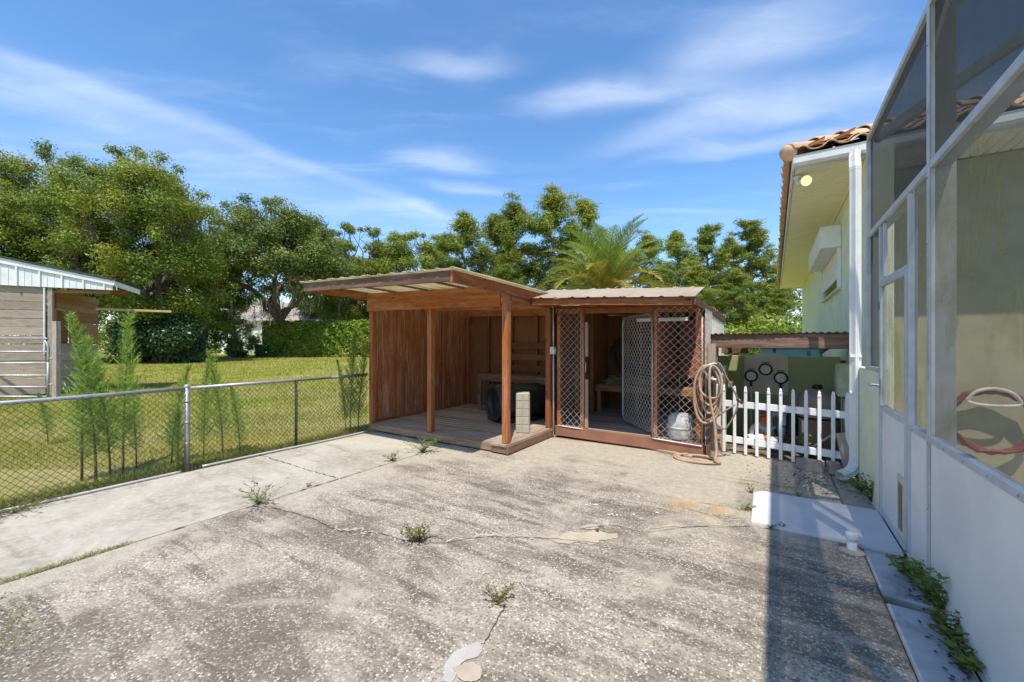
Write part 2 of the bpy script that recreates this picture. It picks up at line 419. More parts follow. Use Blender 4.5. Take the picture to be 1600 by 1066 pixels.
# ------------------------------------------------------------------ ground
def concrete(name, pale):
    t = NT(name); v = t.coord('Object', (1, 1, 1), False)
    big = t.noise(v, .85, 9, .62, .6); med = t.noise(v, 3.6, 7, .65, .4)
    streak = t.noise(t.coord('Object', (.55, 3.4, 1), False, .12), 1.0, 8, .6, .9)
    fine = t.noise(v, 55, 5, .7); fin2 = t.noise(v, 16, 5, .7)
    vo = t.n('ShaderNodeTexVoronoi'); vo.inputs['Scale'].default_value = 80; vo.inputs['Randomness'].default_value = 1; t.l(v, vo.inputs['Vector'])
    ve = t.n('ShaderNodeTexVoronoi'); ve.inputs['Scale'].default_value = 80; ve.feature = 'DISTANCE_TO_EDGE'; t.l(v, ve.inputs['Vector'])
    sp = t.n('ShaderNodeSeparateColor'); t.l(vo.outputs['Color'], sp.inputs[0])
    sx = t.n('ShaderNodeSeparateXYZ'); t.l(v, sx.inputs[0])
    if pale:
        colr = t.mix(t.rng(big, .3, .7), (.31, .282, .23), (.45, .42, .355))
        colr = t.mix(t.rng(t.math('ADD', t.math('MULTIPLY', streak, .6), t.math('MULTIPLY', med, .4)), .47, .62, 0, .65), colr, (.215, .185, .14))
        colr = t.mix(t.rng(fin2, .42, .7, 0, .45), colr, (.56, .53, .46))
        colr = t.mix(t.rng(fine, .5, .75, 0, .35), colr, (.22, .2, .17))
        h = t.math('ADD', fine, med)
        return t.done(t.bsdf(colr, .9, 0, .2, h, .35, .004))
    matrix = t.mix(t.rng(med, .3, .7), (.26, .222, .172), (.43, .378, .30))
    stain = t.math('ADD', t.math('MULTIPLY', big, .55), t.math('MULTIPLY', streak, .55))
    matrix = t.mix(t.rng(stain, .50, .64, 0, .8), matrix, (.13, .108, .083))
    matrix = t.mix(t.rng(t.noise(t.coord('Object', (.9, 6, 1), False, .1), 1.3, 7, .62, .8), .51, .63, 0, .75), matrix, (.12, .10, .077))
    chipc = t.mix(sp.outputs[1], (.42, .38, .325), (.68, .64, .57))
    chip = t.math('MULTIPLY', t.rng(sp.outputs[0], .50, .62), t.rng(ve.outputs['Distance'], .05, .16))
    chip = t.math('MULTIPLY', chip, t.rng(t.noise(v, 1.7, 6, .6, .5), .28, .58, .35, 1))
    chip = t.math('MULTIPLY', chip, t.rng(stain, .66, .48, .65, 1))
    colr = t.mix(chip, matrix, chipc)
    dk = t.math('MULTIPLY', t.rng(sp.outputs[2], .62, .8), t.rng(ve.outputs['Distance'], .04, .12, 0, .6))
    colr = t.mix(dk, colr, (.11, .095, .08))
    # worn areas where the cement paste survives, broad on the far half of the yard
    far = t.rng(sx.outputs[1], 3.0, 5.0, 0, .19)
    near_edge = t.rng(sx.outputs[0], -3.6, -4.05, 0, .16)
    pm = t.rng(t.math('ADD', t.math('ADD', t.noise(v, 1.15, 8, .62, .8), far), near_edge), .53, .70, 0, .86)
    paste = t.mix(t.rng(fin2, .3, .7), (.35, .31, .242), (.47, .425, .345))
    paste = t.mix(t.rng(fine, .55, .75, 0, .4), paste, (.25, .21, .17))
    colr = t.mix(pm, colr, paste)
    # old rust bloom
    d = t.n('ShaderNodeVectorMath', operation='DISTANCE'); t.l(v, d.inputs[0]); d.inputs[1].default_value = tuple(gr(1090, 790))
    rm = t.math('MULTIPLY', t.rng(d.outputs['Value'], .42, .0), t.rng(t.noise(v, 6, 6, .65, .6), .44, .66, 0, 1))
    colr = t.mix(rm, colr, (.52, .29, .08))
    h = t.math('ADD', t.math('MULTIPLY', fine, .6), t.math('MULTIPLY', vo.outputs['Distance'], -1.2))
    return t.done(t.bsdf(colr, .9, 0, .2, h, .5, .006))
CONC = concrete('exposed aggregate concrete', False)
CONCP = concrete('pale brushed concrete', True)
MORTAR = plain('beige mortar', (.44, .37, .285), .9, 0, .12, 7, (.34, .28, .21), .4, .4)
MORTARW = plain('white mortar', (.44, .42, .39), .9, 0, .1, 9, (.42, .38, .33), .35, .4)
CRACK = plain('crack dirt', (.10, .08, .06), .95)
PADP = plain('white pad paint', (.58, .585, .59), .6, 0, .08, 3, (.50, .50, .49), .4, .2)
APRON = plain('grey apron paint', (.46, .46, .455), .75, 0, .15, 6, (.10, .085, .068), .85, .4)
def soil():
    t = NT('dirt'); v = t.coord('Object', (1, 1, 1), False)
    c = t.mix(t.rng(t.noise(v, 3, 8, .65), .3, .7), (.10, .075, .05), (.24, .19, .14))
    return t.done(t.bsdf(c, .95, 0, .1, t.noise(v, 30, 5, .7), .6, .02))
DIRT = soil()
def lawnmat():
    t = NT('lawn'); v = t.coord('Object', (1, 1, 1), False)
    a = t.noise(v, .22, 7, .6, .6); b = t.noise(v, 1.6, 7, .65); f = t.noise(v, 14, 6, .7); ff = t.noise(v, 60, 4, .7)
    c = t.mix(t.rng(b, .3, .7), (.25, .275, .045), (.40, .37, .07))
    c = t.mix(t.rng(a, .46, .62, 0, .9), c, (.46, .38, .17))
    c = t.mix(t.rng(t.noise(v, .7, 6, .65, .8), .56, .68, 0, .7), c, (.40, .32, .19))
    c = t.mix(t.rng(f, .42, .68, 0, .6), c, (.13, .16, .026))
    c = t.mix(t.rng(ff, .5, .7, 0, .5), c, (.32, .29, .10))
    # bare sand by the neighbours' hedge
    d = t.n('ShaderNodeVectorMath', operation='DISTANCE'); t.l(v, d.inputs[0]); d.inputs[1].default_value = tuple(pt(450, 557, 46)) 
    s = t.math('MULTIPLY', t.rng(d.outputs['Value'], 10, 1), t.rng(b, .4, .6))
    c = t.mix(s, c, (.46, .38, .25))
    return t.done(t.bsdf(c, .95, 0, .1, t.math('ADD', f, ff), .8, .04))
LAWN = lawnmat()
def sheet(name, x0, y0, x1, y1, z, mat, parent=None, thick=.0, bev=0):
    if thick:
        lo = Vector((x0, y0, z - thick)); hi = Vector((x1, y1, z)); d = hi - lo
        bm = box_bm(d.x, d.y, d.z, bev); bmesh.ops.translate(bm, vec=(lo + hi) / 2, verts=bm.verts)
        return obj(name, mesh_bm(name, bm), mat, parent)
    me = bpy.data.meshes.new(name); me.from_pydata([(x0, y0, z), (x1, y0, z), (x1, y1, z), (x0, y1, z)], [], [(0, 1, 2, 3)]); me.update()
    return obj(name, me, mat, parent)
struct(sheet('lawn', -700, -700, 700, 700, -.05, LAWN))
slab = struct(sheet('concrete_slab', -4.055, -6, .538, 6.36, 0, CONC, None, .16, .012))
for i, (y0, y1) in enumerate(((-6, -3.2), (-3.2, -.21), (-.21, 2.78), (2.78, 5.3))):
    struct(sheet('concrete_path' , -5.80, y0 + .004, -4.067, y1 - .004, -.006, CONCP, None, .14, .01))
struct(sheet('dirt_patch', -.9, 6.37, .9, 8.2, -.03, DIRT))
struct(sheet('dirt_border', -6.35, -6, -5.8, 4.6, -.044, DIRT))
pad = struct(prism('door_pad', [(-.165, 3.93), (.77, 3.93), (.77, 4.80), (-.10, 4.81), (-.175, 4.72)], -.02, .022, PADP, None, .006))
for y0, y1 in ((-6, .4), (.41, 2.42), (2.43, 3.18), (3.27, 3.92), (4.82, 6.3)):
    struct(sheet('apron_strip', .546, y0, .775, y1, -.008 if y1 < 4.5 else -.014, APRON if y1 < 4.5 else CONC, None, .12, .008))

def strip_mesh(name, pts, w, z, mat, parent, jit=.4, sub=10):
    """a thin irregular ribbon on the ground"""
    P = smoothpath([Vector((p[0], p[1], 0)) for p in pts], sub); V = []; Fc = []
    for i, p in enumerate(P):
        d = (P[min(i + 1, len(P) - 1)] - P[max(i - 1, 0)]).normalized(); n = Vector((-d.y, d.x, 0))
        taper = min(1, i / 3 + .2, (len(P) - 1 - i) / 3 + .2)
        off = n * rnd.uniform(-1, 1) * w * 1.3
        hw = w * taper * rnd.uniform(1 - jit, 1 + jit) / 2
        a = p + off - n * hw; b = p + off + n * hw
        V += [(a.x, a.y, z), (b.x, b.y, z)]
    Fc = [(2 * i, 2 * i + 1, 2 * i + 3, 2 * i + 2) for i in range(len(P) - 1)]
    me = bpy.data.meshes.new(name); me.from_pydata(V, [], Fc); me.update()
    return obj(name, me, mat, parent)
def patch(name, outline, z, mat, parent, jit=.006):
    P = smoothpath([Vector((p[0], p[1], 0)) for p in outline + [outline[0]]], 6)[:-1]
    P = [p + Vector((rnd.uniform(-jit, jit), rnd.uniform(-jit, jit), 0)) for p in P]
    c = sum(P, Vector()) / len(P)
    V = [(c.x, c.y, z)] + [(p.x, p.y, z) for p in P]; n = len(P)
    me = bpy.data.meshes.new(name); me.from_pydata(V[1:], [], [tuple(range(n))]); me.update()
    return obj(name, me, mat, parent)
def gp(*px): return [gr(x, y)[:2] for x, y in px]
strip_mesh('mortar_repair', gp((520, 823), (560, 829), (592, 834)), .035, .0035, MORTAR, slab, .6)
strip_mesh('mortar_repair', gp((690, 848), (760, 838), (830, 838), (900, 845)), .030, .0035, MORTAR, slab, .7)
strip_mesh('mortar_repair', gp((1000, 828), (1080, 822), (1170, 822)), .022, .0035, MORTAR, slab, .6)
strip_mesh('crack', gp((405, 790), (450, 800), (490, 812), (530, 830), (590, 834), (640, 846), (690, 849), (760, 840), (850, 842), (940, 850)), .0055, .0065, CRACK, slab, .6)
strip_mesh('crack', gp((900, 828), (960, 822), (1010, 832), (1080, 824), (1180, 823)), .005, .0065, CRACK, slab, .6)
strip_mesh('crack', gp((790, 945), (770, 985), (752, 1010)), .005, .0065, CRACK, slab, .6)
patch('mortar_patch', gp((855, 843), (878, 838), (890, 831), (912, 833), (930, 829), (948, 834), (966, 836), (958, 843), (938, 846), (925, 852), (905, 848), (880, 850)), .0045, MORTAR, slab, .012)
patch('mortar_patch', gp((905, 826), (918, 820), (935, 822), (930, 828)), .0045, MORTAR, slab, .008)
patch('mortar_patch', gp((690, 1066), (700, 1030), (722, 1014), (752, 1005), (748, 1026), (722, 1036), (708, 1066)), .0045, MORTARW, slab, .004)
patch('mortar_patch', gp((708, 1046), (735, 1036), (752, 1048), (748, 1064), (722, 1066)), .0075, MORTAR, slab, .004)
for x in (-4.062,):
    strip_mesh('joint_gap', [(x, y) for y in np.linspace(-3, 5.2, 12)], .012, .002, CRACK, slab, .5)
for y in (2.78, -.21):
    strip_mesh('joint_gap', [(x, y + .01 * math.sin(x * 3)) for x in np.linspace(-5.78, -4.08, 6)], .010, -.0035, CRACK, slab, .5)
CHIP = plain('white chip', (.78, .77, .74), .8, 0, .08)
for i in range(11):
    p = gr(rnd.uniform(900, 1030), rnd.uniform(768, 815)) if i < 8 else gr(rnd.uniform(1170, 1290), rnd.uniform(725, 765))
    bm = bmesh.new(); bmesh.ops.create_icosphere(bm, subdivisions=1, radius=1)
    for v in bm.verts: v.co *= rnd.uniform(.7, 1.2)
    s = rnd.uniform(.009, .02); bmesh.ops.scale(bm, vec=(s * 1.5, s, s * .35), verts=bm.verts)
    o = obj('stone_chip', mesh_bm('stone_chip', bm), CHIP, None, Matrix.Translation((p.x, p.y, .006)) @ Matrix.Rotation(rnd.uniform(0, 6), 4, 'Z'))
    tag(o, 'small flat white chip lying loose on the concrete yard', 'stone chip', 'white chips scattered on the concrete')

def fibreglass():
    t = NT('yellowed fibreglass sheet'); v = t.coord(); c = t.mix(t.rng(t.noise(v, 2.5, 5, .6), .3, .7), (.62, .56, .36), (.74, .71, .55))
    c = t.mix(t.rng(t.noise(t.coord('Object', (3, .4, 1)), 2, 5, .6), .5, .7, 0, .4), c, (.42, .36, .16))
    b = t.bsdf(c, .45, 0, .4); tr = t.n('ShaderNodeBsdfTranslucent'); t.l(c, tr.inputs['Color']); ms = t.n('ShaderNodeMixShader'); ms.inputs[0].default_value = .58
    t.l(b.outputs[0], ms.inputs[1]); t.l(tr.outputs[0], ms.inputs[2]); return t.done(ms)
FIBRE = fibreglass()
# ------------------------------------------------------------------ open wooden shelter
sh = thing('wooden_shelter', 'open fronted red stained wooden shelter with a low deck and flat metal roof', 'shelter', (-4.45, 5.9, 0))
X0, X1, Y0, Y1 = -5.90, -3.02, 4.58, 7.30
beam('rim_board', (X0, Y0 + .02, .075), (X1 - .25, Y0 + .02, .072), .04, .105, DECKR, sh)
beam('rim_board', (X1 - .248, Y0 - .01, .072), (X1 + .002, Y0 - .01, .070), .04, .10, DECKR, sh)
beam('rim_board', (X1 + .012, Y0 - .03, .068), (X1 + .012, 5.90, .068), .04, .105, DECKR, sh)
beam('shim_block', (X1 - .03, 5.3, .012), (X1 - .03, 5.55, .012), .09, .024, DECKR, sh)
for yy in (5.3, 6.3): beam('joist', (X0 + .1, yy, .05), (X1 - .1, yy, .05), .045, .08, DECKR, sh)
y = Y0 + .045
k = 0
while y < Y1 - .1:
    xe = X1 - .255 if y < 5.80 else X1 - .03
    beam('deck_plank', (X0 + .02, y + .066, .117 + rnd.uniform(-.002, .002)), (xe + rnd.uniform(-.004, .004), y + .066, .117 + rnd.uniform(-.002, .002)), .126, .034, DECK, sh, bev=.006)
    y += .142
for i in range(2): beam('deck_plank', (X1 - .19 + .133 * i, Y0 - .045, .124), (X1 - .19 + .133 * i, 5.90, .124), .126, .034, DECK, sh, bev=.005)
for (px_, py_, zt) in ((-5.855, 4.635, 2.05), (-4.478, 4.635, 2.03), (-3.075, 4.63, 2.19), (-3.06, 5.855, 2.08)):
    beam('post', (px_, py_, .135 if py_ < 5 and px_ < -4 else .142), (px_ + .004, py_, zt), .088, .088, RED, sh, up=(0, 1, 0), bev=.005)
beam('post', (X0 + .045, Y1 - .05, .13), (X0 + .045, Y1 - .05, 2.1), .088, .088, RED, sh, up=(0, 1, 0))
beam('post', (X1 - .045, Y1 - .05, .13), (X1 - .045, Y1 - .05, 2.1), .088, .088, RED, sh, up=(0, 1, 0))
def zr(x, y): return 2.42 - (x - X0) / (X1 - X0) * .085 - (y - 3.46) * .022       # roof sheet
# header on the front, plate above it, inner header, side headers
beam('header', (X0 - .01, Y0 - .004, 2.162), (-3.125, Y0 - .004, 2.118), .04, .215, RED, sh)
beam('top_plate', (X0 - .01, Y0 + .018, 2.318), (X1 - .03, Y0 + .018, 2.245), .085, .088, RED, sh)
beam('header', (X1 - .03, Y0 + .12, 2.13), (X1 - .03, 5.81, 2.12), .04, .10, RED, sh)
beam('header', (X0 + .02, Y1 - .03, 2.19), (X1 - .02, Y1 - .03, 2.12), .04, .16, RED, sh)
beam('header', (X0 + .05, 5.9, 2.20), (X1 - .1, 5.9, 2.13), .04, .13, RED, sh)
beam('fascia', (X0 - .06, 3.475, zr(X0, 3.47) - .075), (X1 - .03, 3.475, zr(X1, 3.47) - .075), .036, .125, OLDB, sh)
beam('fascia', (X1 - .03 + .02, 3.456, zr(X1, 3.47) - .078), (X1 - .01, 5.93, zr(X1, 5.93) - .088), .036, .135, RED, sh)
beam('fascia', (X0 - .078, 3.496, zr(X0, 3.47) - .078), (X0 - .078, Y1 + .1, zr(X0, Y1) - .078), .036, .11, RED, sh)
for xx in (-5.2, -4.48, -3.75):
    beam('rafter', (xx, 3.5, zr(xx, 3.5) - .035), (xx, Y1, zr(xx, Y1) - .035), .02, .028, OLDB, sh)
for i in range(4):
    xa = X0 - .11 + i * .765
    corrugated('roof_sheet', xa, xa + .775, lambda x, y, i=i: zr(x, y) + .003 * (i % 2), 3.42, Y1 + .15, FIBRE, sh, amp=.016, rib=.229, ny=3)
# left wall: plywood between studs
ys = [4.68, 5.25, 5.86, 6.47, 7.08]
for i, ya in enumerate(ys):
    yb = ys[i + 1] if i < 4 else Y1
    beam('wall_panel', (X0 - .008, (ya + yb) / 2, .13), (X0 - .008, (ya + yb) / 2, 2.24), .014, yb - ya - .006, PLY, sh, up=(0, 1, 0), bev=.001)
    if i: beam('stud', (X0 + .03, ya, .136), (X0 + .03, ya, 2.14), .085, .04, RED, sh, up=(1, 0, 0))
beam('bottom_plate', (X0 + .035, 4.7, .155), (X0 + .035, Y1 - .1, .155), .08, .035, RED, sh)
# back wall
xs = [X0, -5.3, -4.69, -4.08, -3.47, X1]
for i in range(5):
    beam('wall_panel', ((xs[i] + xs[i + 1]) / 2, Y1 + .008, .13), ((xs[i] + xs[i + 1]) / 2, Y1 + .008, 2.18), .014, xs[i + 1] - xs[i] - .006, PLYD, sh, up=(1, 0, 0), bev=.001)
    if i: beam('stud', (xs[i], Y1 - .045, .136), (xs[i], Y1 - .045, 2.1), .085, .04, PLYD, sh, up=(0, 1, 0))
# right wall, shared with the kennel behind its front
for ya, yb in ((5.93, 6.62), (6.63, 7.29)):
    beam('wall_panel', (X1 + .01, (ya + yb) / 2, .13), (X1 + .01, (ya + yb) / 2, 2.12), .014, yb - ya, PLYD, sh, up=(0, 1, 0), bev=.001)

# bench at the back of the shelter
be = thing('wooden_bench', 'brown plank bench with slatted back at the rear of the open shelter', 'bench', (-4.1, 6.95, .135))
for i in range(4): beam('seat_plank', (-5.15, 6.73 + .135 * i, .85), (-3.12, 6.73 + .135 * i, .85), .128, .036, OLDB, be)  # shade at the rear is put into the bench's dark wood colours
beam('seat_rail', (-5.14, 6.655, .79), (-3.13, 6.655, .79), .036, .088, OLDB, be)
for xx in (-5.08, -4.15, -3.2):
    for yy in (6.69, 7.12): beam('leg', (xx, yy, .136), (xx, yy, .831), .085, .04, OLDB, be, up=(0, 1, 0))
for zz in (.99, 1.22, 1.45): beam('back_slat', (-4.7, 7.185, zz), (-3.13, 7.185, zz), .03, .125, PLYD, be)

# black barrel kennel lying on the deck
ax = Vector((.48, .88, 0)).normalized()
bc = Vector((-4.12, 5.80, .135 + .33))
ba = thing('black_barrel', 'large black plastic barrel lying on its side on the shelter deck', 'barrel', (bc.x + .05, bc.y + .4, .135))
lathe('shell', [(.285, .0), (.30, .012), (.312, .05), (.318, .10), (.318, .30), (.312, .33), (.312, .36), (.318, .39), (.318, .82), (.312, .90), (.27, 1.0), (.15, 1.05), (.0, 1.06)], bc, BLACKP, ba, 40, ax)
lathe('rim', [(.262, .02), (.258, -.012), (.275, -.022), (.30, -.022), (.325, -.012), (.328, .012), (.316, .022)], bc, BLACKP, ba, 40, ax)
lathe('lid', [(0, .10), (.10, .105), (.20, .10), (.235, .085), (.255, .03), (.262, .02)], bc, BLACKP, ba, 40, ax)
lathe('inner_ring', [(.20, .075), (.205, .05), (.225, .05), (.235, .075)], bc, BLACKP, ba, 40, ax)
for sg in (-1, 1):
    fp = bc + ax.cross(Vector((0, 0, 1))) * sg * .235 + Vector((0, .03, -.295))
    beam('foot', fp, fp + ax * .7, .10, .068, BLACKP, ba)
lathe('bolt', [(.016, 0), (.016, .012), (0, .016)], bc + Vector((-.26, -.005, -.27)), GALV, ba, 8, (0, -1, 0))

# pale ribbed bin
gb = gr(817, 675, .14)
bn = thing('ribbed_bin', 'tall narrow pale ribbed plastic bin standing beside the black barrel', 'bin', (gb.x, gb.y, .142))
PALEP = plain('pale plastic', (.40, .37, .28), .5, 0, .1, 6, (.38, .35, .27), .3)
rz = Matrix.Translation(gb) @ Matrix.Rotation(math.radians(28), 4, 'Z')
for i in range(5):
    z0_ = .004 + i * .122; s = .205 - .002 * i
    bm = box_bm(s, s, .114, .008); obj('bin_section', mesh_bm('bin_section', bm), PALEP, bn, rz @ Matrix.Translation((0, 0, z0_ + .057)))
for i in range(4):
    bm = box_bm(.196, .196, .010, 0); obj('joint', mesh_bm('joint', bm), PALEP, bn, rz @ Matrix.Translation((0, 0, .004 + i * .122 + .118)))
for sx_ in (-1, 1):
    for a in (0, 90): beam('rib', rz @ Matrix.Rotation(math.radians(a), 4, 'Z') @ Vector((0, sx_ * .1035, .006)), rz @ Matrix.Rotation(math.radians(a), 4, 'Z') @ Vector((0, sx_ * .1005, .60)), .012, .012, PALEP, bn, up=(0, 1, 0))

# conduit and junction box on the post between shelter and kennel
cd = thing('electrical_conduit', 'thin white electrical conduit with a grey box beside the shelter corner post', 'conduit', (-2.965, 5.83, 0))
tube('pipe', [(-2.965, 5.83, .02), (-2.966, 5.83, 1.33)], .013, CONDUIT, cd)
tube('pipe', [(-2.966, 5.83, 1.45), (-2.968, 5.83, 2.06)], .011, CONDUIT, cd)
box('junction_box', (-3.005, 5.775, 1.33), (-2.925, 5.85, 1.45), CONDUIT, cd, .008)
box('switch', (-2.935, 5.765, 1.375), (-2.90, 5.80, 1.405), CONDUIT, cd, .004)

# ------------------------------------------------------------------ dog kennel
ke = thing('dog_kennel', 'red brown dog kennel with chain link front and sloping tan metal roof', 'kennel', (-1.9, 7.2, 0))
KX0, KX1, KY0, KY1 = -2.98, -.81, 5.90, 8.6
KF = .20
beam('rim_board', (KX0 + .03, KY0 - .02, .115), (KX1 + .02, KY0 - .02, .10), .04, .155, RIMP, ke)
beam('rim_board', (KX1 + .02, KY0 + .005, .10), (KX1 + .02, KY1, .115), .036, .15, RIMP, ke)
beam('foot_block', (-2.2, KY0 + .05, .018), (-1.75, KY0 + .05, .018), .09, .035, OLDB, ke)
beam('foot_block', (-1.33, KY0 + .05, .018), (-1.22, KY0 + .05, .018), .09, .035, OLDB, ke)
beam('foot_block', (-1.0, KY0 + .05, .014), (-.8, KY0 + .05, .014), .09, .028, OLDB, ke)
y = KY0 + .01
while y < KY1 - .1:
    beam('floor_plank', (KX0 + .05, y + .07, .175), (KX1 - .01, y + .07, .175), .137, .036, DECK, ke, bev=.004); y += .142
for xx in (-2.90, -2.50, -1.405, -.85):
    beam('post', (xx, KY0 + .012, .195), (xx, KY0 + .012, 1.965), .075, .06, RED, ke, up=(1, 0, 0), bev=.004)
beam('jamb_board', (-2.44, KY0 + .02, .195), (-2.44, KY0 + .02, .95), .05, .035, RAW, ke, up=(0, 1, 0))
beam('jamb_board', (-2.44, KY0 + .02, 1.30), (-2.44, KY0 + .02, 1.83), .05, .035, RAW, ke, up=(0, 1, 0))
beam('header', (KX0 + .02, KY0 - .002, 2.02), (KX1 + .02, KY0 - .002, 1.965), .04, .085, RED, ke)
beam('header', (KX0 + .02, KY0 + .06, 2.06), (KX1 + .02, KY0 + .06, 2.02), .04, .085, RED, ke)
# fascia, eave sheets, rake
FZ0, FZ1 = 2.155, 2.045
beam('fascia', (KX0 - .02, 5.215, FZ0 - .045), (KX1 + .0, 5.215, FZ1 - .045), .036, .088, RED, ke)
beam('rake_board', (KX1 + .02, 5.195, FZ1 - .035), (KX1 + .02, KY1 + .03, 1.945), .03, .10, OLDB, ke)
for xx in (-2.95, -2.25, -1.5, -.90):
    u = (xx - KX0) / (KX1 - KX0)
    beam('rafter', (xx, 5.25, FZ0 + (FZ1 - FZ0) * u - .05), (xx, KY0 + .1, 2.12 - .1 * u), .036, .06, RED, ke)
def zk(x, y):
    u = (x - KX0) / (KX1 - KX0); f = FZ0 + (FZ1 - FZ0) * u + .012
    if y < 5.95: return f + (y - 5.17) / .78 * (.20)
    return f + .20 - (y - 5.95) / (KY1 - 5.95) * .30
for i in range(3):
    xa = KX0 - .11 + i * .72; xb = xa + .73 if i < 2 else KX1 + .03
    corrugated('eave_sheet', xa, xb, lambda x, y, i=i: zk(x, y) + .004 * (i % 2), 5.16, 5.95, METAL_R, ke, amp=.012, rib=.229, ny=2)
    xb2 = min(xb, KX1 - .18)
    corrugated('roof_sheet', xa, xb2, lambda x, y, i=i: zk(x, y) + .004 * (i % 2), 5.952, KY1 + .1, METAL_R, ke, amp=.012, rib=.229, ny=2)
# chain link front, gate
zb = .185
chainlink('wire_panel', (-2.895, KY0 - .032, zb), (-2.47, KY0 - .032, zb), 1.86, .052, .0031, WIRE, ke)
chainlink('wire_panel', (-1.43, KY0 - .032, zb - .02), (-.80, KY0 - .032, zb - .03), 1.84, .052, .0031, WIRE, ke)
chainlink('wire_panel', (KX1 + .045, KY0 - .02, .16), (KX1 + .045, 6.62, .16), 1.80, .050, .0036, WIRE, ke)
tube('tension_bar', [(-2.472, KY0 - .04, .17), (-2.47, KY0 - .04, 2.02)], .007, GALV, ke)
tube('tension_bar', [(-1.437, KY0 - .04, .17), (-1.435, KY0 - .04, 2.0)], .009, GALV, ke)
tube('tension_bar', [(-.80, KY0 - .045, .15), (-.80, KY0 - .045, 1.93)], .007, GALV, ke)
tube('tie_wire', smoothpath([(-2.9, KY0 - .045, .20), (-2.7, KY0 - .05, .192), (-2.47, KY0 - .045, .186)]), .006, WIRE, ke)
tube('tie_wire', smoothpath([(-1.43, KY0 - .05, .178), (-1.1, KY0 - .055, .165), (-.80, KY0 - .05, .15)]), .007, WIRE, ke)
# gate swung inward
ga, gb_ = Vector((-1.455, KY0 + .04, 0)), Vector((-2.13, 6.74, 0)); gd = (gb_ - ga).normalized(); gl = (gb_ - ga).length
z0_, z1_ = .235, 1.93; r_ = .11
pth = []
def corner(cx, cz, a0, a1):
    for k in range(5):
        a = math.radians(a0 + (a1 - a0) * k / 4); q = ga + gd * (cx + r_ * math.cos(a)); pth.append(Vector((q.x, q.y, cz + r_ * math.sin(a))))
corner(r_, z0_ + r_, 180, 270); corner(gl - r_, z0_ + r_, 270, 360); corner(gl - r_, z1_ - r_, 0, 90); corner(r_, z1_ - r_, 90, 180); pth.append(pth[0].copy())
gframe = tube('gate', pth, .0185, GALV, ke, 10)
gframe['label'] = 'open chain link gate with rounded tube frame'
chainlink('gate_mesh', ga + gd * .03 + Vector((0, 0, z0_ + .02)), ga + gd * (gl - .02) + Vector((0, 0, z0_ + .02)), z1_ - z0_ - .04, .048, .003, WIRE, gframe)
for zz in (.5, 1.4): tube('hinge', [ga + Vector((.02, -.02, zz)), ga + Vector((.02, -.02, zz + .05))], .028, GALV, gframe)
lp = ga + gd * (gl + .01)
# latch catch on the jamb
tube('latch', smoothpath([(-2.44, KY0 - .02, 1.22), (-2.425, KY0 - .05, 1.17), (-2.43, KY0 - .045, 1.09), (-2.44, KY0 - .02, 1.06)]), .009, GALV, ke)
# walls
for a, b in ((KX0, -2.26), (-2.26, -1.53), (-1.53, KX1)):
    beam('wall_panel', ((a + b) / 2, KY1 - .3, .19), ((a + b) / 2, KY1 - .3, 2.08), .014, b - a - .005, PLYD, ke, up=(1, 0, 0), bev=.001)
for xx in (-2.6, -1.9, -1.2): beam('stud', (xx, KY1 - .345, .19), (xx, KY1 - .345, 2.08), .07, .04, PLYN, ke, up=(0, 1, 0))
for ya, yb in ((5.95, 6.6), (6.6, 7.25), (7.25, 8.28)):
    beam('wall_panel', (KX0 + .045, (ya + yb) / 2, .19), (KX0 + .045, (ya + yb) / 2, 2.12), .014, yb - ya - .004, PLYN, ke, up=(0, 1, 0), bev=.001)
for yy in (6.6, 7.3): beam('stud', (KX0 + .085, yy, .19), (KX0 + .085, yy, 2.1), .06, .05, PLYN, ke, up=(0, 1, 0))
RW = plain('brick red board', (.34, .13, .075), .75, 0, .15, 4, (.22, .09, .06), .4)
beam('partition_panel', (-1.47, 7.15, .9), (-1.47, 7.15, 1.92), .014, 1.6, RW, ke, up=(0, 1, 0), bev=.001)
beam('partition_panel', (-1.15, 7.65, .9), (-1.15, 7.65, 1.92), .5, .014, RW, ke, up=(0, 1, 0), bev=.001)
beam('wall_panel', (KX1 + .0, 7.6, .17), (KX1 + .0, 7.6, 1.88), .012, 1.95, PLYD, ke, up=(0, 1, 0), bev=.001)
beam('corner_post', (KX1 - .02, 6.64, .19), (KX1 - .02, 6.64, 1.95), .07, .07, RED, ke, up=(0, 1, 0))
m_ = Matrix.Translation((KX1 + .016, 6.61, 1.03)) @ Matrix(((0, 0, 1, 0), (1, 0, 0, 0), (0, 1, 0, 0), (0, 0, 0, 1)))
FR[0] = m_
for i in range(2): corrugated('siding_sheet', i * 1.0, i * 1.0 + .99, lambda x, y: 0, -1.0, .95 - .05 * i, METAL_W, ke, amp=.010, rib=.2, ny=1)
FR[0] = Matrix.Identity(4)
# sleeping shelf in the kennel
beam('shelf_board', (KX0 + .09, 7.45, .66), (-1.0, 7.45, .66), .036, .12, PLYN, ke)
for i in range(4): beam('shelf_plank', (KX0 + .09, 7.55 + .14 * i, .715), (-1.0, 7.55 + .14 * i, .715), .135, .03, PLYN, ke)
for xx in (-2.82, -2.1): beam('shelf_leg', (xx, 7.47, .195), (xx, 7.47, .60), .07, .05, PLYN, ke, up=(0, 1, 0))

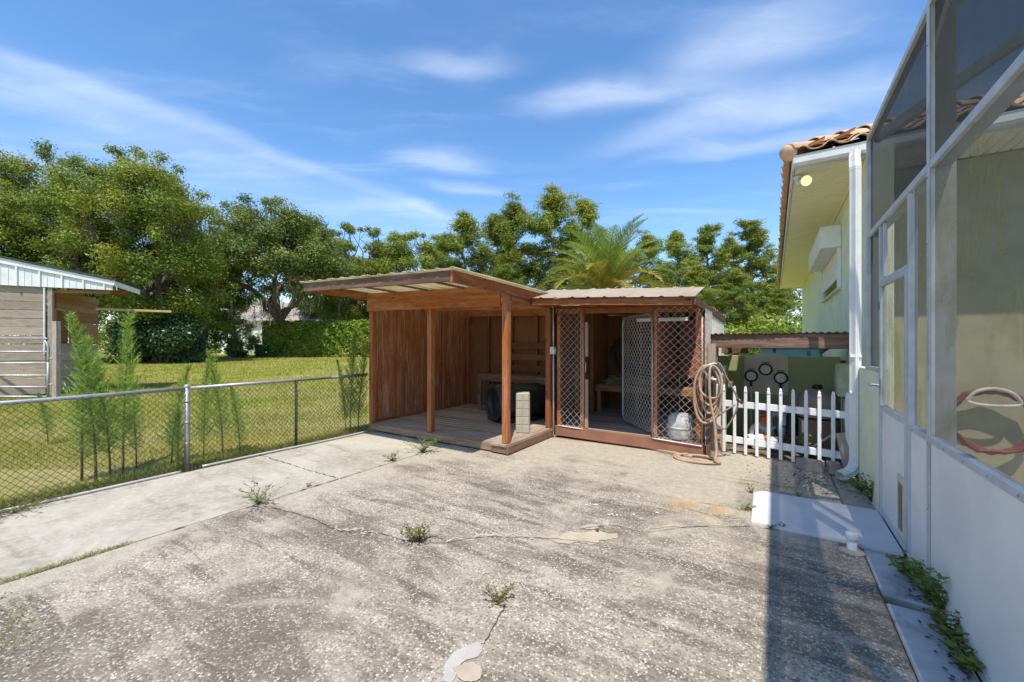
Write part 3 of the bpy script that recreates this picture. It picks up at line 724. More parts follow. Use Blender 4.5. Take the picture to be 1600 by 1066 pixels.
# things in the kennel
c0 = Vector((-2.55, 8.18, 1.30)); pts = []
for k in range(90):
    a = k * 2 * math.pi / 14; r = .24 + .035 * math.sin(k * 1.7) ; pts.append(c0 + Vector((r * math.cos(a), -.02 - .0007 * k, r * 1.15 * math.sin(a))))
DKH = plain('dark hose', (.05, .05, .04), .6, 0, .3, 6, (.2, .18, .14), .3)
pts += smoothpath([pts[-1], c0 + Vector((.05, -.08, -.45)), c0 + Vector((-.05, -.08, -.58))], 5)[1:]
tag(tube('coiled_cable', pts, .017, DKH, None, 6), 'dark coiled cable hanging on the back wall inside the kennel', 'cable')
hv_, hf_ = [], []
for i in range(900):
    p = Vector((rnd.uniform(-2.75, -1.75), rnd.uniform(7.5, 8.1), .735 + abs(rnd.gauss(0, .06)))); d = Vector((rnd.gauss(0, 1), rnd.gauss(0, 1), rnd.gauss(0, .3))).normalized() * rnd.uniform(.06, .13); s = Vector((d.y, -d.x, .3)).normalized() * .004
    b = len(hv_); hv_ += [p - s, p + s, p + d + s, p + d - s]; hf_.append((b, b + 1, b + 2, b + 3))
STRAW = plain('straw', (.36, .31, .2), .9, 0, .3)
o = obj('straw_bedding', mesh_np('straw_bedding', [tuple(v) for v in hv_], hf_), STRAW); stuff(o); o['label'] = 'loose grey straw heaped on the sleeping shelf inside the kennel'; o['category'] = 'straw'
tb = gr(1056, 688, .2)
TUBW = plain('white speckled tub', (.46, .46, .45), .8, 0, .3, 14, (.42, .42, .4), .4)
t_ = thing('white_tub', 'rounded white tub standing behind the wire of the kennel front', 'tub', (tb.x + .02, tb.y + .2, .195))
lathe('tub_body', [(.0, .0), (.15, .0), (.165, .03), (.168, .20), (.155, .30), (.12, .335), (.0, .345)], (tb.x + .02, tb.y + .2, .195), TUBW, t_)
lathe('tub_band', [(.169, .14), (.175, .145), (.175, .165), (.169, .17)], (tb.x + .02, tb.y + .2, .195), TUBW, t_)
lf = thing('strip_light', 'slim white strip light fixed high inside the kennel behind the wire', 'light fixture', (-1.35, 6.75, 1.85))
beam('housing', (-1.78, 6.33, 1.86), (-1.05, 6.33, 1.855), .05, .05, WHITEP, lf)
tube('end_cap', [(-1.05, 6.33, 1.855), (-1.03, 6.33, 1.855)], .022, BLK, lf)

# ------------------------------------------------------------------ hose post, hose, plank, stand
hp = thing('hose_post', 'weathered post at the kennel corner carrying the coiled tan hose', 'post', (-.70, 5.98, 0))
beam('timber', (-.70, 6.02, -.01), (-.70, 6.02, 1.50), .10, .09, RAW, hp, up=(0, 1, 0), wob=.004)
beam('timber', (-.735, 5.92, -.01), (-.715, 5.945, .98), .06, .05, OLDB, hp, up=(0, 1, 0), wob=.004)
hc = Vector((-.665, 5.86, 1.13))
lathe('hanger_drum', [(.0, -.06), (.085, -.06), (.09, -.05), (.088, .04), (.115, .055), (.118, .065), (.10, .066), (.08, .05), (.075, -.04), (.0, -.045)], hc + Vector((0, -.02, 0)), GALV, hp, 20, (0.35, -1, .2))
def hose_loop(w, h, ph, yo, x_off):
    pts = []
    for k in range(17):
        a = math.pi * 2 * k / 16 + math.pi / 2
        pts.append(hc + Vector((x_off + w * math.cos(a), yo + .012 * math.sin(3 * a + ph), -h + .09 + h * math.sin(a) + (.0 if math.sin(a) > -.2 else .03 * math.sin(2 * a + ph)))))
    return pts
path = []
for i, (w, h, xo) in enumerate(((.13, .26, -.06), (.15, .34, -.07), (.11, .30, -.03), (.16, .38, -.06), (.13, .22, -.02))):
    path += hose_loop(w, h, i * 1.3, -.02 - .024 * i, xo)[:-1]
g0 = gr(1091, 721)
path += [hc + Vector((-.02, -.17, .06)), hc + Vector((-.02, -.19, -.3)), hc + Vector((.03, -.20, -.6)), hc + Vector((.06, -.22, -.95)), Vector((hc.x + .05, hc.y - .3, .06))]
for k in range(40):
    a = -.3 - k * 2 * math.pi / 15; r = .27 - .0016 * k
    path.append(Vector((g0.x - .02 + r * math.cos(a) * 1.05, g0.y + .03 + r * .62 * math.sin(a), .018 + .010 * (k / 40) * 2 + .006 * math.sin(k))))
tag(tube('garden_hose', smoothpath(path, 3), .0155, HOSE, None, 8), 'tan garden hose looped on the corner post and coiled on the concrete', 'hose')
p2 = [hc + Vector((.05, -.05, .12)), hc + Vector((.09, -.06, .10)), hc + Vector((.16, -.04, -.07)), hc + Vector((.27, .0, -.32)), hc + Vector((.25, .02, -.5)), hc + Vector((.13, .0, -.72)), hc + Vector((.02, -.05, -.62)), hc + Vector((.12, -.07, -.50)), hc + Vector((.25, -.02, -.40))]
ho2 = thing('grey_hose', 'short grey hose with a brass nozzle drooping beside the tan hose', 'hose', p2[0])
tube('hose_line', smoothpath(p2, 6), .011, plain('grey hose', (.22, .20, .17), .6), ho2)
tube('nozzle', [p2[3], p2[3] + Vector((.06, -.01, -.06))], .02, plain('dark brass', (.13, .10, .06), .4, .6), ho2)
a = gr(1003, 699); b = gr(1078, 716)
tag(beam('loose_plank', (a.x, a.y, .018), (b.x + .02, b.y, .018), .07, .030, RAW, None), 'bleached plank lying on the concrete in front of the kennel', 'plank')
ws_ = gr(1116, 708)
wst = thing('wooden_stand', 'low rough timber stand beside the picket fence', 'stand', (ws_.x, ws_.y, 0))
for dx_, dy_ in ((-.13, .0), (.06, .02), (-.12, .2), (.07, .22)): beam('leg', (ws_.x + dx_, ws_.y + dy_, 0), (ws_.x + dx_, ws_.y + dy_, .33), .06, .045, RAW, wst, up=(0, 1, 0), wob=.004)
for dy_ in (-.005, .215): beam('top_rail', (ws_.x - .17, ws_.y + dy_, .36), (ws_.x + .10, ws_.y + dy_, .36), .05, .05, RAW, wst, wob=.004)
for zz in (.16, .24): beam('cross_rail', (ws_.x - .15, ws_.y - .005, zz), (ws_.x + .08, ws_.y - .005, zz - .02), .03, .04, RAW, wst)

# ------------------------------------------------------------------ picket fence
pf = thing('picket_fence', 'low white vinyl picket fence in front of the pool pump corner', 'picket fence', (.06, 6.22, 0))
def fl(x): return 6.31 - (x + .586) / 1.306 * .16
pm_ = None
for i in range(11):
    x = -.586 + i * .1306; yy = fl(x); zb_ = .02 if i not in (1, 2, 3, 4) else .01
    capless = i == 3
    o = beam('picket', (x, yy, .015), (x, yy, .862), .038, .024, WHITEP, pf, up=(0, 1, 0), bev=.004)
    if not capless:
        c = obj('picket_cap', lathe_mesh('picket_cap', [(.0265, -.006), (.0265, .02), (.021, .028), (.023, .05), (.012, .073), (.0, .079)], 4), WHITEP, o, Matrix.Translation((x, yy, .855)) @ Matrix.Rotation(math.pi / 4, 4, 'Z') @ Matrix.Scale(.95, 4))
        for p in c.data.polygons: p.use_smooth = False
for zz, dz in ((.66, 0), (.175, 0)):
    beam('rail', (-.68, fl(-.68) + .033, zz + .02), (.76, fl(.76) + .033, zz - .005), .035, .085, WHITEP, pf)
o = beam('end_post', (-.655, fl(-.65) + .06, 0), (-.655, fl(-.65) + .06, .93), .07, .07, WHITEP, pf, up=(0, 1, 0))

# stones by the fence
def rough_block(name, c, d, rz_, mat, label, cat, tilt=(0, 0)):
    bm = box_bm(*d, .012)
    bmesh.ops.subdivide_edges(bm, edges=bm.edges[:], cuts=1, use_grid_fill=True)
    for v in bm.verts: v.co += Vector((rnd.uniform(-1, 1), rnd.uniform(-1, 1), rnd.uniform(-1, 1))) * .006
    o = obj(name, mesh_bm(name, bm), mat, None, Matrix.Translation(c) @ Matrix.Rotation(rz_, 4, 'Z') @ Matrix.Rotation(tilt[0], 4, 'X') @ Matrix.Rotation(tilt[1], 4, 'Y'))
    return tag(o, label, cat)
p = gr(1266, 735); rough_block('paving_block', (p.x, p.y + .03, .055), (.26, .15, .12), -.10, STONE, 'flat grey concrete block lying at the foot of the picket fence', 'concrete block')
p = gr(1303, 741); rough_block('half_block', (p.x, p.y + .03, .065), (.11, .12, .14), .2, STONE, 'small stubby grey concrete block between flat block and downspout', 'concrete block')
p = gr(1324, 738); rough_block('leaning_block', (p.x + .015, p.y + .06, .22), (.15, .09, .46), .35, STONE2, 'tall tan concrete slab leaning upright beside the white downspout', 'concrete block', (-.12, -.16))

# ------------------------------------------------------------------ pump corner
pr = thing('pump_roof', 'low lean to roof on an old dark beam above the pump corner', 'lean to roof', (0, 6.4, 0))
beam('front_beam', (-.76, 6.42, 1.535), (.79, 6.42, 1.525), .045, .185, OLDB, pr, bev=.006)
beam('post', (-.72, 6.50, -.03), (-.72, 6.50, 1.44), .09, .09, OLDB, pr, up=(0, 1, 0))
beam('end_block', (.80, 6.42, 1.36), (.80, 6.42, 1.64), .03, .07, OLDB, pr, up=(0, 1, 0))
for xx, dz in ((-.60, 0), (.0, .01), (.62, 0)): beam('rafter', (xx, 6.45, 1.52 + dz), (xx, 8.15, 1.38 + dz), .04, .09, OLDB, pr)
beam('back_beam', (-.74, 7.6, 1.385), (-.35, 7.6, 1.385), .04, .09, OLDB, pr)
def zp(x, y): return 1.637 - (y - 6.4) * .085
corrugated('roof_sheet', -.79, .02, zp, 6.36, 7.45, METAL_R, pr, ny=2)
corrugated('roof_sheet', .02, .80, lambda x, y: zp(x, y) + .004, 6.37, 7.40, METAL_R, pr, ny=2)
ew = thing('pump_enclosure', 'low olive stucco wall around the pool pump corner', 'garden wall', (0, 7.75, 0))
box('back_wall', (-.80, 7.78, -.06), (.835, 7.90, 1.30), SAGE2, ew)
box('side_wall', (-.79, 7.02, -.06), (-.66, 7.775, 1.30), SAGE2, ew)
box('low_panel', (-.625, 6.62, -.06), (-.60, 6.83, 1.18), SAGE, ew)
# gauge board
gz = thing('gauge_board', 'cream board with three black rimmed pressure gauges on the pump wall', 'gauge panel', (-.17, 7.77, .7))
bcx = -.12
bm = bmesh.new(); vs_ = [(-.30, -.32), (.30, -.32), (.30, .29), (.02, .345), (-.30, .29)]
f = bm.faces.new([bm.verts.new((x, 0, z)) for x, z in vs_]); r = bmesh.ops.extrude_face_region(bm, geom=[f])
for v in r['geom']:
    if isinstance(v, bmesh.types.BMVert): v.co.y = -.02
bmesh.ops.recalc_face_normals(bm, faces=bm.faces)
BRD = plain('cream board', (.62, .55, .42), .7, 0, .06, 4)
obj('board', mesh_bm('board', bm), BRD, gz, Matrix.Translation((bcx, 7.775, 1.0)))
for sx_, sz_ in ((-.27, .26), (.27, .26), (-.27, -.28), (.27, -.28)): lathe('screw', [(.008, 0), (.008, .006), (0, .008)], (bcx + sx_, 7.755, 1.0 + sz_), BLK, gz, 8, (0, -1, 0))
for dx_, dz_, na in ((0, .085, 60), (-.20, -.03, 20), (.205, -.045, 0)):
    c = Vector((bcx + dx_, 7.754, 1.0 + dz_))
    g = lathe('gauge', [(.072, 0), (.095, .0), (.098, .02), (.09, .045), (.074, .045), (.072, .03)], c, BLK, gz, 24, (0, -1, 0))
    lathe('dial', [(.0, .028), (.073, .027)], c, FACE, g, 24, (0, -1, 0))
    d_ = Vector((math.cos(math.radians(na)), 0, math.sin(math.radians(na))))
    beam('needle', c + Vector((0, -.032, 0)) - d_ * .025, c + Vector((0, -.032, 0)) + d_ * .055, .003, .007, BLK, g, up=(0, 1, 0), bev=0)
    for q in range(-4, 5):
        a = math.radians(90 + q * 28); d2 = Vector((math.cos(a), 0, math.sin(a)))
        beam('tick', c + Vector((0, -.0295, 0)) + d2 * .056, c + Vector((0, -.0295, 0)) + d2 * .066, .002, .004, BLK, g, up=(0, 1, 0), bev=0)
    beam('name_plate', c + Vector((-.055, -.004, .112)), c + Vector((.055, -.004, .112)), .006, .010, BLK, gz, bev=0)
    if dx_: 
        tube('stem', [c + Vector((0, -.02, -.09)), c + Vector((0, -.02, -.17))], .018, BLK, gz)
        tube('gauge_pipe', smoothpath([c + Vector((0, -.02, -.16)), c + Vector((0, -.02, -.36)), c + Vector((.03 if dx_ > 0 else .0, -.03, -.42)), c + Vector((.12 if dx_ > 0 else .0, -.03, -.44 if dx_ > 0 else -.8))]), .013, PVC, gz)
# pump
pu = thing('pool_pump', 'grey pool pump with white unions and orange valve handles on the dirt', 'pump', (-.12, 7.05, 0))
lathe('motor', [(0, 0), (.085, .0), (.095, .02), (.095, .30), (.08, .33), (0, .335)], (.02, 7.12, .24), plain('blue grey motor', (.23, .27, .30), .5, .2), pu, 20, (1, .25, .05))
lathe('strainer', [(0, 0), (.09, 0), (.10, .02), (.10, .17), (.12, .18), (.12, .21), (.0, .23)], (-.10, 7.08, .08), BLUEG, pu, 20)
lathe('union', [(.055, 0), (.075, .0), (.075, .05), (.06, .06), (.06, .12), (.08, .13), (.08, .19), (.055, .2)], (-.15, 6.95, .12), PVC, pu, 12, (-.9, -.5, -.1))
lathe('union', [(.05, 0), (.07, .0), (.07, .05), (.055, .06), (.055, .14)], (-.02, 6.95, .10), BLUEG, pu, 12, (-.3, -1, -.15))
tube('pipe', smoothpath([(-.28, 6.95, .0), (-.28, 6.98, .22), (-.22, 7.02, .30), (-.1, 7.08, .30)]), .035, PVC, pu)
tube('pipe', smoothpath([(-.05, 7.1, .28), (-.05, 7.2, .42), (.1, 7.3, .43), (.6, 7.4, .36)]), .032, PVC, pu)
lathe('valve', [(0, 0), (.05, 0), (.06, .03), (.06, .09), (.04, .11), (0, .11)], (-.12, 7.02, .33), ORANGE, pu, 16)
beam('valve_handle', (-.19, 7.0, .455), (-.03, 7.04, .46), .035, .03, ORANGE, pu)
lathe('valve', [(0, 0), (.045, 0), (.055, .03), (.055, .08), (.0, .09)], (-.09, 6.93, .09), ORANGE, pu, 16)
box('valve_box', (.08, 7.03, .32), (.16, 7.12, .46), BLUEG, pu, .008)
beam('base', (-.30, 7.0, .01), (.35, 7.12, .01), .34, .05, STONE, pu)
# filter tank
tk = thing('filter_tank', 'tan cylindrical pool filter tank with black fittings by the house wall', 'filter tank', (.52, 7.05, -.02))
tcx = Vector((.50, 7.05, -.02))
lathe('tank_body', [(0, 0), (.20, 0), (.225, .03), (.225, .46), (.235, .47), (.235, .53), (.225, .54), (.225, .70), (.20, .80), (.13, .87), (.05, .90), (0, .90)], tcx, TANK, tk, 32)
lathe('clamp_band', [(.237, .485), (.243, .49), (.243, .51), (.237, .515)], tcx, BLK, tk, 32)
lathe('lid_knob', [(0, .90), (.06, .895), (.06, .94), (.03, .955), (0, .955)], tcx, BLK, tk, 16)
lathe('multiport_valve', [(0, 0), (.06, 0), (.075, .04), (.075, .28), (.05, .34), (.0, .35)], tcx + Vector((-.29, -.02, .2)), BLK, tk, 16)
tube('port', [tcx + Vector((-.29, -.02, .32)), tcx + Vector((-.21, 0, .32))], .035, BLK, tk)
beam('label_plate', tcx + Vector((-.155, -.178, .30)), tcx + Vector((-.155, -.178, .46)), .07, .004, WHITEP, tk, up=(-.66, -.75, 0), bev=0)
tube('drain_pipe', [(.20, 6.75, .10), (.42, 6.72, .12), (.72, 6.70, .10)], .014, PVC, tk)
tube('drain_pipe', [(.30, 6.70, .02), (.62, 6.72, .30)], .013, PVC, tk)
# electrical box on the house wall
eb = thing('electrical_box', 'sage painted electrical box mounted on the house wall above the filter tank', 'electrical box', (.78, 7.0, .9))
box('cabinet', (.70, 6.85, .80), (.85, 7.10, 1.24), plain('sage box paint', (.50, .55, .38), .5), eb, .008)
box('cover', (.69, 6.86, .82), (.70 - .002, 7.09, 1.22), plain('sage box paint door', (.53, .58, .40), .5), eb, .004)
tube('conduit_pipe', [(.79, 6.96, .80), (.79, 6.96, .5), (.80, 6.96, .1)], .024, CONDUIT, eb)
lathe('red_knob', [(0, 0), (.03, 0), (.03, .03), (0, .04)], (.77, 6.95, 1.24), plain('red paint', (.4, .04, .02), .5), eb, 12)
# loose stones, dirt plants behind the pickets come later
tl = thing('teal_box', 'teal storage box seen under the pump roof beside the house', 'storage box', (.35, 11.5, 0))
box('box_body', (-.25, 11.0, -.05), (.84, 12.2, 1.38), TEAL, tl, .01)
box('box_lid', (-.29, 10.96, 1.383), (.83, 12.24, 1.46), TEAL, tl, .015)
box('latch', (.60, 10.985, 1.1), (.66, 10.996, 1.34), plain('dark teal', (.08, .2, .22), .5), tl, .002)

# ------------------------------------------------------------------ house
ho = thing('stucco_house', 'sage green stucco house with terracotta barrel tile hip roof', 'house', (1.2, 6.2, 0))
WX = .86
box('wall', (WX, 5.78, -.05), (WX + .2, 6.70, 3.60), SAGE, ho, .006)
box('wall', (WX + .001, 6.70, -.05), (9, 18.4, 3.60), SAGE, ho, .006)
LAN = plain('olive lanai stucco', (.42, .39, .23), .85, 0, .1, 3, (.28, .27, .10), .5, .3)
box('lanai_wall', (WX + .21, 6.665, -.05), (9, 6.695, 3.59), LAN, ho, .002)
EX, EY, EZ = .16, 6.0, 3.77
SL = .45
ridge = 5.0
me = bpy.data.meshes.new('roof')
V = [(EX, EY, EZ), (9, EY, EZ), (9, EY + ridge, EZ + ridge * SL), (EX + ridge, EY + ridge, EZ + ridge * SL), (EX, 18.9, EZ), (EX + ridge, 18.9, EZ + ridge * SL)]
V += [(x, y, z - .04) for x, y, z in V]
me.from_pydata(V, [], [(0, 1, 2, 3), (0, 3, 5, 4), (6, 9, 8, 7), (6, 10, 11, 9), (0, 6, 7, 1), (0, 4, 10, 6)]); me.update()
roof = obj('roof', me, TILEB, ho)
# tile mesh: an S profile barrel
TW, TL = .27, .42
prof = [(-TW / 2 + TW * i / 12, .045 * max(0, math.cos(2 * math.pi * (i / 12 - .36))) ** .8 - .012 * max(0, -math.cos(2 * math.pi * (i / 12 - .36)))) for i in range(13)]
V = []; Fc = []
for yy, dz in ((0, .035), (TL, .0)):
    for x, z in prof: V.append((x, yy, z + dz + .012))
    for x, z in prof: V.append((x, yy, z + dz))
for i in range(12):
    Fc += [(i, i + 1, 27 + i, 26 + i), (13 + i + 1, 13 + i, 39 + i, 40 + i), (i + 1, i, 13 + i, 14 + i), (26 + i, 27 + i, 40 + i, 39 + i)]
tile_me = bpy.data.meshes.new('roof_tile'); tile_me.from_pydata(V, [], Fc); tile_me.update(); tile_me.materials.append(TILE)
for p in tile_me.polygons: p.use_smooth = True
cs = 1 / math.sqrt(1 + SL * SL); sn = SL * cs
mF = Matrix(((1, 0, 0), (0, cs, -sn), (0, sn, cs))).to_4x4()
mL = Matrix(((0, cs, -sn), (-1, 0, 0), (0, sn, cs))).to_4x4()
def jit(): return Matrix.Rotation(rnd.uniform(-.02, .02), 4, 'Z') @ Matrix.Translation((0, rnd.uniform(-.012, .012), rnd.uniform(0, .006)))
for r in range(4):
    for c in range(15):
        x = EX + .16 + c * TW; up_ = -.05 + r * .34
        if x - EX < up_ * cs + .04: continue
        obj('roof_tile', tile_me, None, roof, Matrix.Translation((x, EY + up_ * cs, EZ + up_ * sn + .01)) @ mF @ jit())
for r in range(2):
    for c in range(46):
        y = EY + .16 + c * TW; up_ = -.05 + r * .34
        if y - EY < up_ * cs + .04: continue
        obj('roof_tile', tile_me, None, roof, Matrix.Translation((EX + up_ * cs, y, EZ + up_ * sn + .01)) @ mL @ jit())
# hip caps
V = []; Fc = []
for yy, rr, dz in ((0, .115, .03), (.05, .115, .028), (.46, .09, .0)):
    for k in range(9):
        a = math.pi * k / 8; V.append((rr * math.cos(a), yy, rr * .8 * math.sin(a) + dz))
    for k in range(9):
        a = math.pi * k / 8; V.append(((rr - .014) * math.cos(a), yy, (rr - .014) * .8 * math.sin(a) + dz))
for j in range(2):
    b = 18 * j
    for k in range(8): Fc += [(b + k, b + k + 1, b + 19 + k, b + 18 + k), (b + 9 + k + 1, b + 9 + k, b + 27 + k, b + 28 + k)]
for k in range(8): Fc.append((k + 1, k, 9 + k, 10 + k))
cap_me = bpy.data.meshes.new('hip_cap_tile'); cap_me.from_pydata(V, [], Fc); cap_me.update(); cap_me.materials.append(TILE)
for p in cap_me.polygons: p.use_smooth = True
hd = Vector((1, 1, SL)).normalized(); hn = Vector((-SL, -SL, 2)).normalized(); hx = hd.cross(hn).normalized()
mH = Matrix(((hx.x, hd.x, hn.x), (hx.y, hd.y, hn.y), (hx.z, hd.z, hn.z))).to_4x4()
for i in range(9):
    p = Vector((EX, EY, EZ + .03)) + hd * (-.04 + i * .40); obj('hip_cap_tile', cap_me, None, roof, Matrix.Translation(p) @ mH @ jit())
lathe('hip_end', [(.0, 0), (.06, .006), (.095, .03), (.105, .07)], Vector((EX, EY, EZ + .055)) - hd * .085, TILE, roof, 16, hd)
# soffit with grooves, fascia, gutter
def grooved(name, along, a0, a1, lo, hi, z, step, mat, parent):
    V = []; Fc = []; n = int((a1 - a0) / step)
    for i in range(n):
        s0 = a0 + i * step
        for s, dz in ((s0, .018), (s0 + .012, .0), (s0 + step - .012, .0), (s0 + step, .018)):
            for o in (lo, hi): V.append((o, s, z + dz) if along == 'y' else (s, o, z + dz))
    for i in range(0, len(V) - 2, 2): Fc.append((i, i + 1, i + 3, i + 2))
    me = bpy.data.meshes.new(name); me.from_pydata(V, [], Fc); me.update(); return obj(name, me, mat, parent)
grooved('soffit', 'y', 6.02, 18.8, EX + .05, WX - .002, 3.605, .10, CREAM, ho)
box('soffit_edge', (WX - .03, 6.1, 3.575), (WX - .002, 18.3, 3.60), CREAM, ho, .004)
grooved('lanai_soffit', 'x', WX, 9, 6.02, 6.66, 3.605, .10, CREAM, ho)
box('fascia', (EX + .02, 6.0, 3.60), (EX + .045, 18.9, 3.76), GUTTER, ho, .003)
box('fascia', (EX + .05, EY + .0, 3.60), (9, EY + .02, 3.76), GUTTER, ho, .003)
def gutter(name, p0, p1, out):
    prof = [(0, .0), (.07, .0), (.10, .03), (.105, .10), (.115, .115), (.10, .118), (.095, .105), (.09, .035), (.065, .01), (.0, .01)]
    a = Vector(p0); b = Vector(p1); o = Vector(out); V = []
    for q in (a, b):
        for x, z in prof: V.append(tuple(q + o * x + Vector((0, 0, z))))
    n = len(prof); Fc = [(i, i + 1, n + i + 1, n + i) for i in range(n - 1)] + [tuple(range(n)), tuple(range(2 * n - 1, n - 1, -1))]
    me = bpy.data.meshes.new(name); me.from_pydata([tuple(v) for v in V], [], Fc); me.update(); return obj(name, me, GUTTER, ho)
gutter('gutter', (EX + .03, EY - .003, 3.615), (9, EY - .003, 3.64), (0, -1, 0))
box('gutter_strap', (.56, EY - .112, 3.735), (.58, EY - .002, 3.745), GUTTER, ho, .001)
# corner downspout
dsx, dsy = .745, 5.80
dp = [Vector((dsx + .01, dsy + .09, 3.64)), Vector((dsx, dsy + .05, 3.55)), Vector((dsx, dsy, 3.44)), Vector((dsx, dsy, .2)), Vector((dsx - .02, dsy - .03, .10)), Vector((dsx - .11, dsy - .10, .045)), Vector((dsx - .2, dsy - .16, .03))]
ds = thing('downspout', 'white fluted downspout with kicked out elbow at the house corner', 'downspout', (dsx, dsy, 0))
bm = bmesh.new()
def rect_ring(bm, c, d, w, h):
    d = Vector(d).normalized(); s = Vector((.75, -.66, 0)); s = (s - d * s.dot(d)).normalized(); u = d.cross(s)
    R = []
    for i in range(28):
        a = 2 * math.pi * i / 28; x = math.copysign(abs(math.cos(a)) ** .45, math.cos(a)) * w / 2; y = math.copysign(abs(math.sin(a)) ** .45, math.sin(a)) * h / 2
        fl_ = .004 * (1 if i % 4 in (1, 2) else -.3); k = 1 + fl_ / max(.01, math.hypot(x, y)); R.append(bm.verts.new(c + s * x * k + u * y * k))
    return R
def loft(bm, rings):
    for A, B in zip(rings, rings[1:]):
        for i in range(len(A)): bm.faces.new((A[i], A[(i + 1) % len(A)], B[(i + 1) % len(A)], B[i]))
rings = []
for i in range(3): rings.append(rect_ring(bm, dp[i + 1], (0, 0, -1), .088, .07))
loft(bm, rings); obj('pipe', mesh_bm('pipe', bm, False), GUTTER, ds)
bm = bmesh.new(); loft(bm, [rect_ring(bm, dp[0], (0, -.4, -1), .084, .068), rect_ring(bm, dp[1] - Vector((0, 0, -.02)), (0, -.4, -1), .084, .068), rect_ring(bm, dp[2] + Vector((0, 0, -.03)), (0, 0, -1), .092, .074)]); obj('top_elbow', mesh_bm('top_elbow', bm), GUTTER, ds)
bm = bmesh.new(); el = []
for i in range(9):
    t = i / 8; a = t * 1.35; c = Vector((dsx, dsy, .22)) + Vector((-.75, -.66, 0)) * (.14 * (1 - math.cos(a))) + Vector((0, 0, -.145 * math.sin(a)))
    d = Vector((-.75 * math.sin(a), -.66 * math.sin(a), -math.cos(a))); el.append(rect_ring(bm, c, d, .10 - .011 * (i % 2), .082 - .009 * (i % 2)))
el.append(rect_ring(bm, c + d * .09, d, .098, .08)); loft(bm, el); obj('bottom_elbow', mesh_bm('bottom_elbow', bm), GUTTER, ds)
for zz in (1.35, .95): box('strap', (dsx - .05, dsy - .046, zz), (dsx + .05, dsy + .046, zz + .025), GUTTER, ds, .002)
# roll shutter window
sw = box('shutter_box', (.60, 7.95, 2.98), (WX - .001, 10.5, 3.32), WHITEP, ho, .01)
for i in range(9): box('shutter_slat', (WX - .035, 8.03, 2.52 + i * .051), (WX - .01, 10.4, 2.52 + i * .051 + .047), WHITEP, sw, .008)
box('shutter_rail', (WX - .05, 7.97, 2.36), (WX - .001, 8.02, 2.975), WHITEP, sw, .004)
box('shutter_rail', (WX - .05, 10.41, 2.36), (WX - .001, 10.46, 2.975), WHITEP, sw, .004)
box('window_glass', (WX - .012, 8.025, 2.40), (WX - .003, 10.4, 2.515), GLASSD, sw, 0)
box('window_sill', (WX - .06, 7.97, 2.33), (WX - .001, 10.46, 2.357), SAGE, sw, .004)
# flood light
fx = thing('flood_light', 'small lit flood lamp under the corner of the house eave', 'lamp', (.26, 6.22, 3.60))
lathe('base', [(0, 0), (.05, 0), (.055, .015), (.03, .035), (0, .04)], (.25, 6.22, 3.585), GUTTER, fx, 16, (0, 0, -1))
tube('arm', smoothpath([(.25, 6.22, 3.56), (.245, 6.20, 3.50), (.27, 6.17, 3.48)]), .014, GUTTER, fx)
hdv = Vector((.35, -.95, -.25)).normalized(); hcn = Vector((.28, 6.16, 3.49)) 
lathe('lamp_head', [(0, -.02), (.02, -.02), (.025, .03), (.05, .07), (.062, .12), (.064, .13), (.060, .13)], hcn, GUTTER, fx, 20, hdv)
t = NT('lit lamp'); e = t.n('ShaderNodeEmission'); e.inputs['Color'].default_value = (1, .74, .36, 1); e.inputs['Strength'].default_value = .75; LIT = t.done(e)
lathe('lens', [(.0602, .128), (.045, .138), (.0, .144)], hcn, LIT, fx, 20, hdv)

# ------------------------------------------------------------------ screened pool cage
def screenmat(name, lo, hi, k=1.0, am=.5):
    t = NT(name); v = t.coord('Object', (1, 1, 1)); 
    n = t.noise(v, 1.1, 7, .65, .5); s = t.noise(t.coord('Object', (3, 3, .5)), 1.4, 7, .65, .4)
    c = t.mix(t.rng(n, .35, .7), (.11 * k, .118 * k, .125 * k), (.16 * k, .162 * k, .155 * k))
    alg = t.rng(t.math('MULTIPLY', t.rng(s, .42, .60), t.rng(n, .40, .58)), .1, .9, 0, am)
    c = t.mix(alg, c, (.27, .25, .06))
    d = t.n('ShaderNodeBsdfDiffuse'); t.l(c, d.inputs['Color'])
    tr = t.n('ShaderNodeBsdfTransparent'); ms = t.n('ShaderNodeMixShader')
    t.l(t.rng(t.math('ADD', alg, n), .3, 1.3, lo, hi), ms.inputs[0]); t.l(tr.outputs[0], ms.inputs[1]); t.l(d.outputs[0], ms.inputs[2])
    return t.done(ms)
SCREEN = screenmat('mildewed insect screen', .58, .74, .95)
SCREEND = screenmat('grazing view insect screen', .90, .95, .62, .08)  # darker, denser copy; grazing-view darkening is put into its colour and opacity
cg = thing('screen_enclosure', 'white framed pool screen enclosure with solid kick panels against the house', 'screen enclosure', (.8, 2, 0))
SX = .785
HZ, TZ, RZ_ = 2.575, 3.56, .925
struct(sheet('lanai_floor', .80, -6, 9, 6.66, -.012, APRON))
posts = [-5.2, -3.45, -1.7, .02, 1.73, 3.43]
for yy in posts: beam('post', (SX + .055, yy, -.01), (SX + .055, yy, TZ - .02), .11, .045, POSTD, cg, up=(0, 1, 0)); 
for yy in posts: beam('post_cover', (SX - .0035, yy, .0), (SX - .0035, yy, TZ - .02), .006, .05, ALU, cg, up=(0, 1, 0), bev=.001)
for yy in (3.845, 4.765): beam('jamb', (SX + .012, yy, 0), (SX + .012, yy, HZ - .045), .045, .038, ALU, cg, up=(0, 1, 0))
beam('jamb', (SX + .012, 4.66, 2.075), (SX + .012, 4.66, HZ - .045), .025, .025, ALU, cg, up=(0, 1, 0))
beam('end_post', (SX + .015, 5.36, 1.28), (SX + .015, 5.36, TZ - .02), .05, .035, ALU, cg, up=(0, 1, 0))
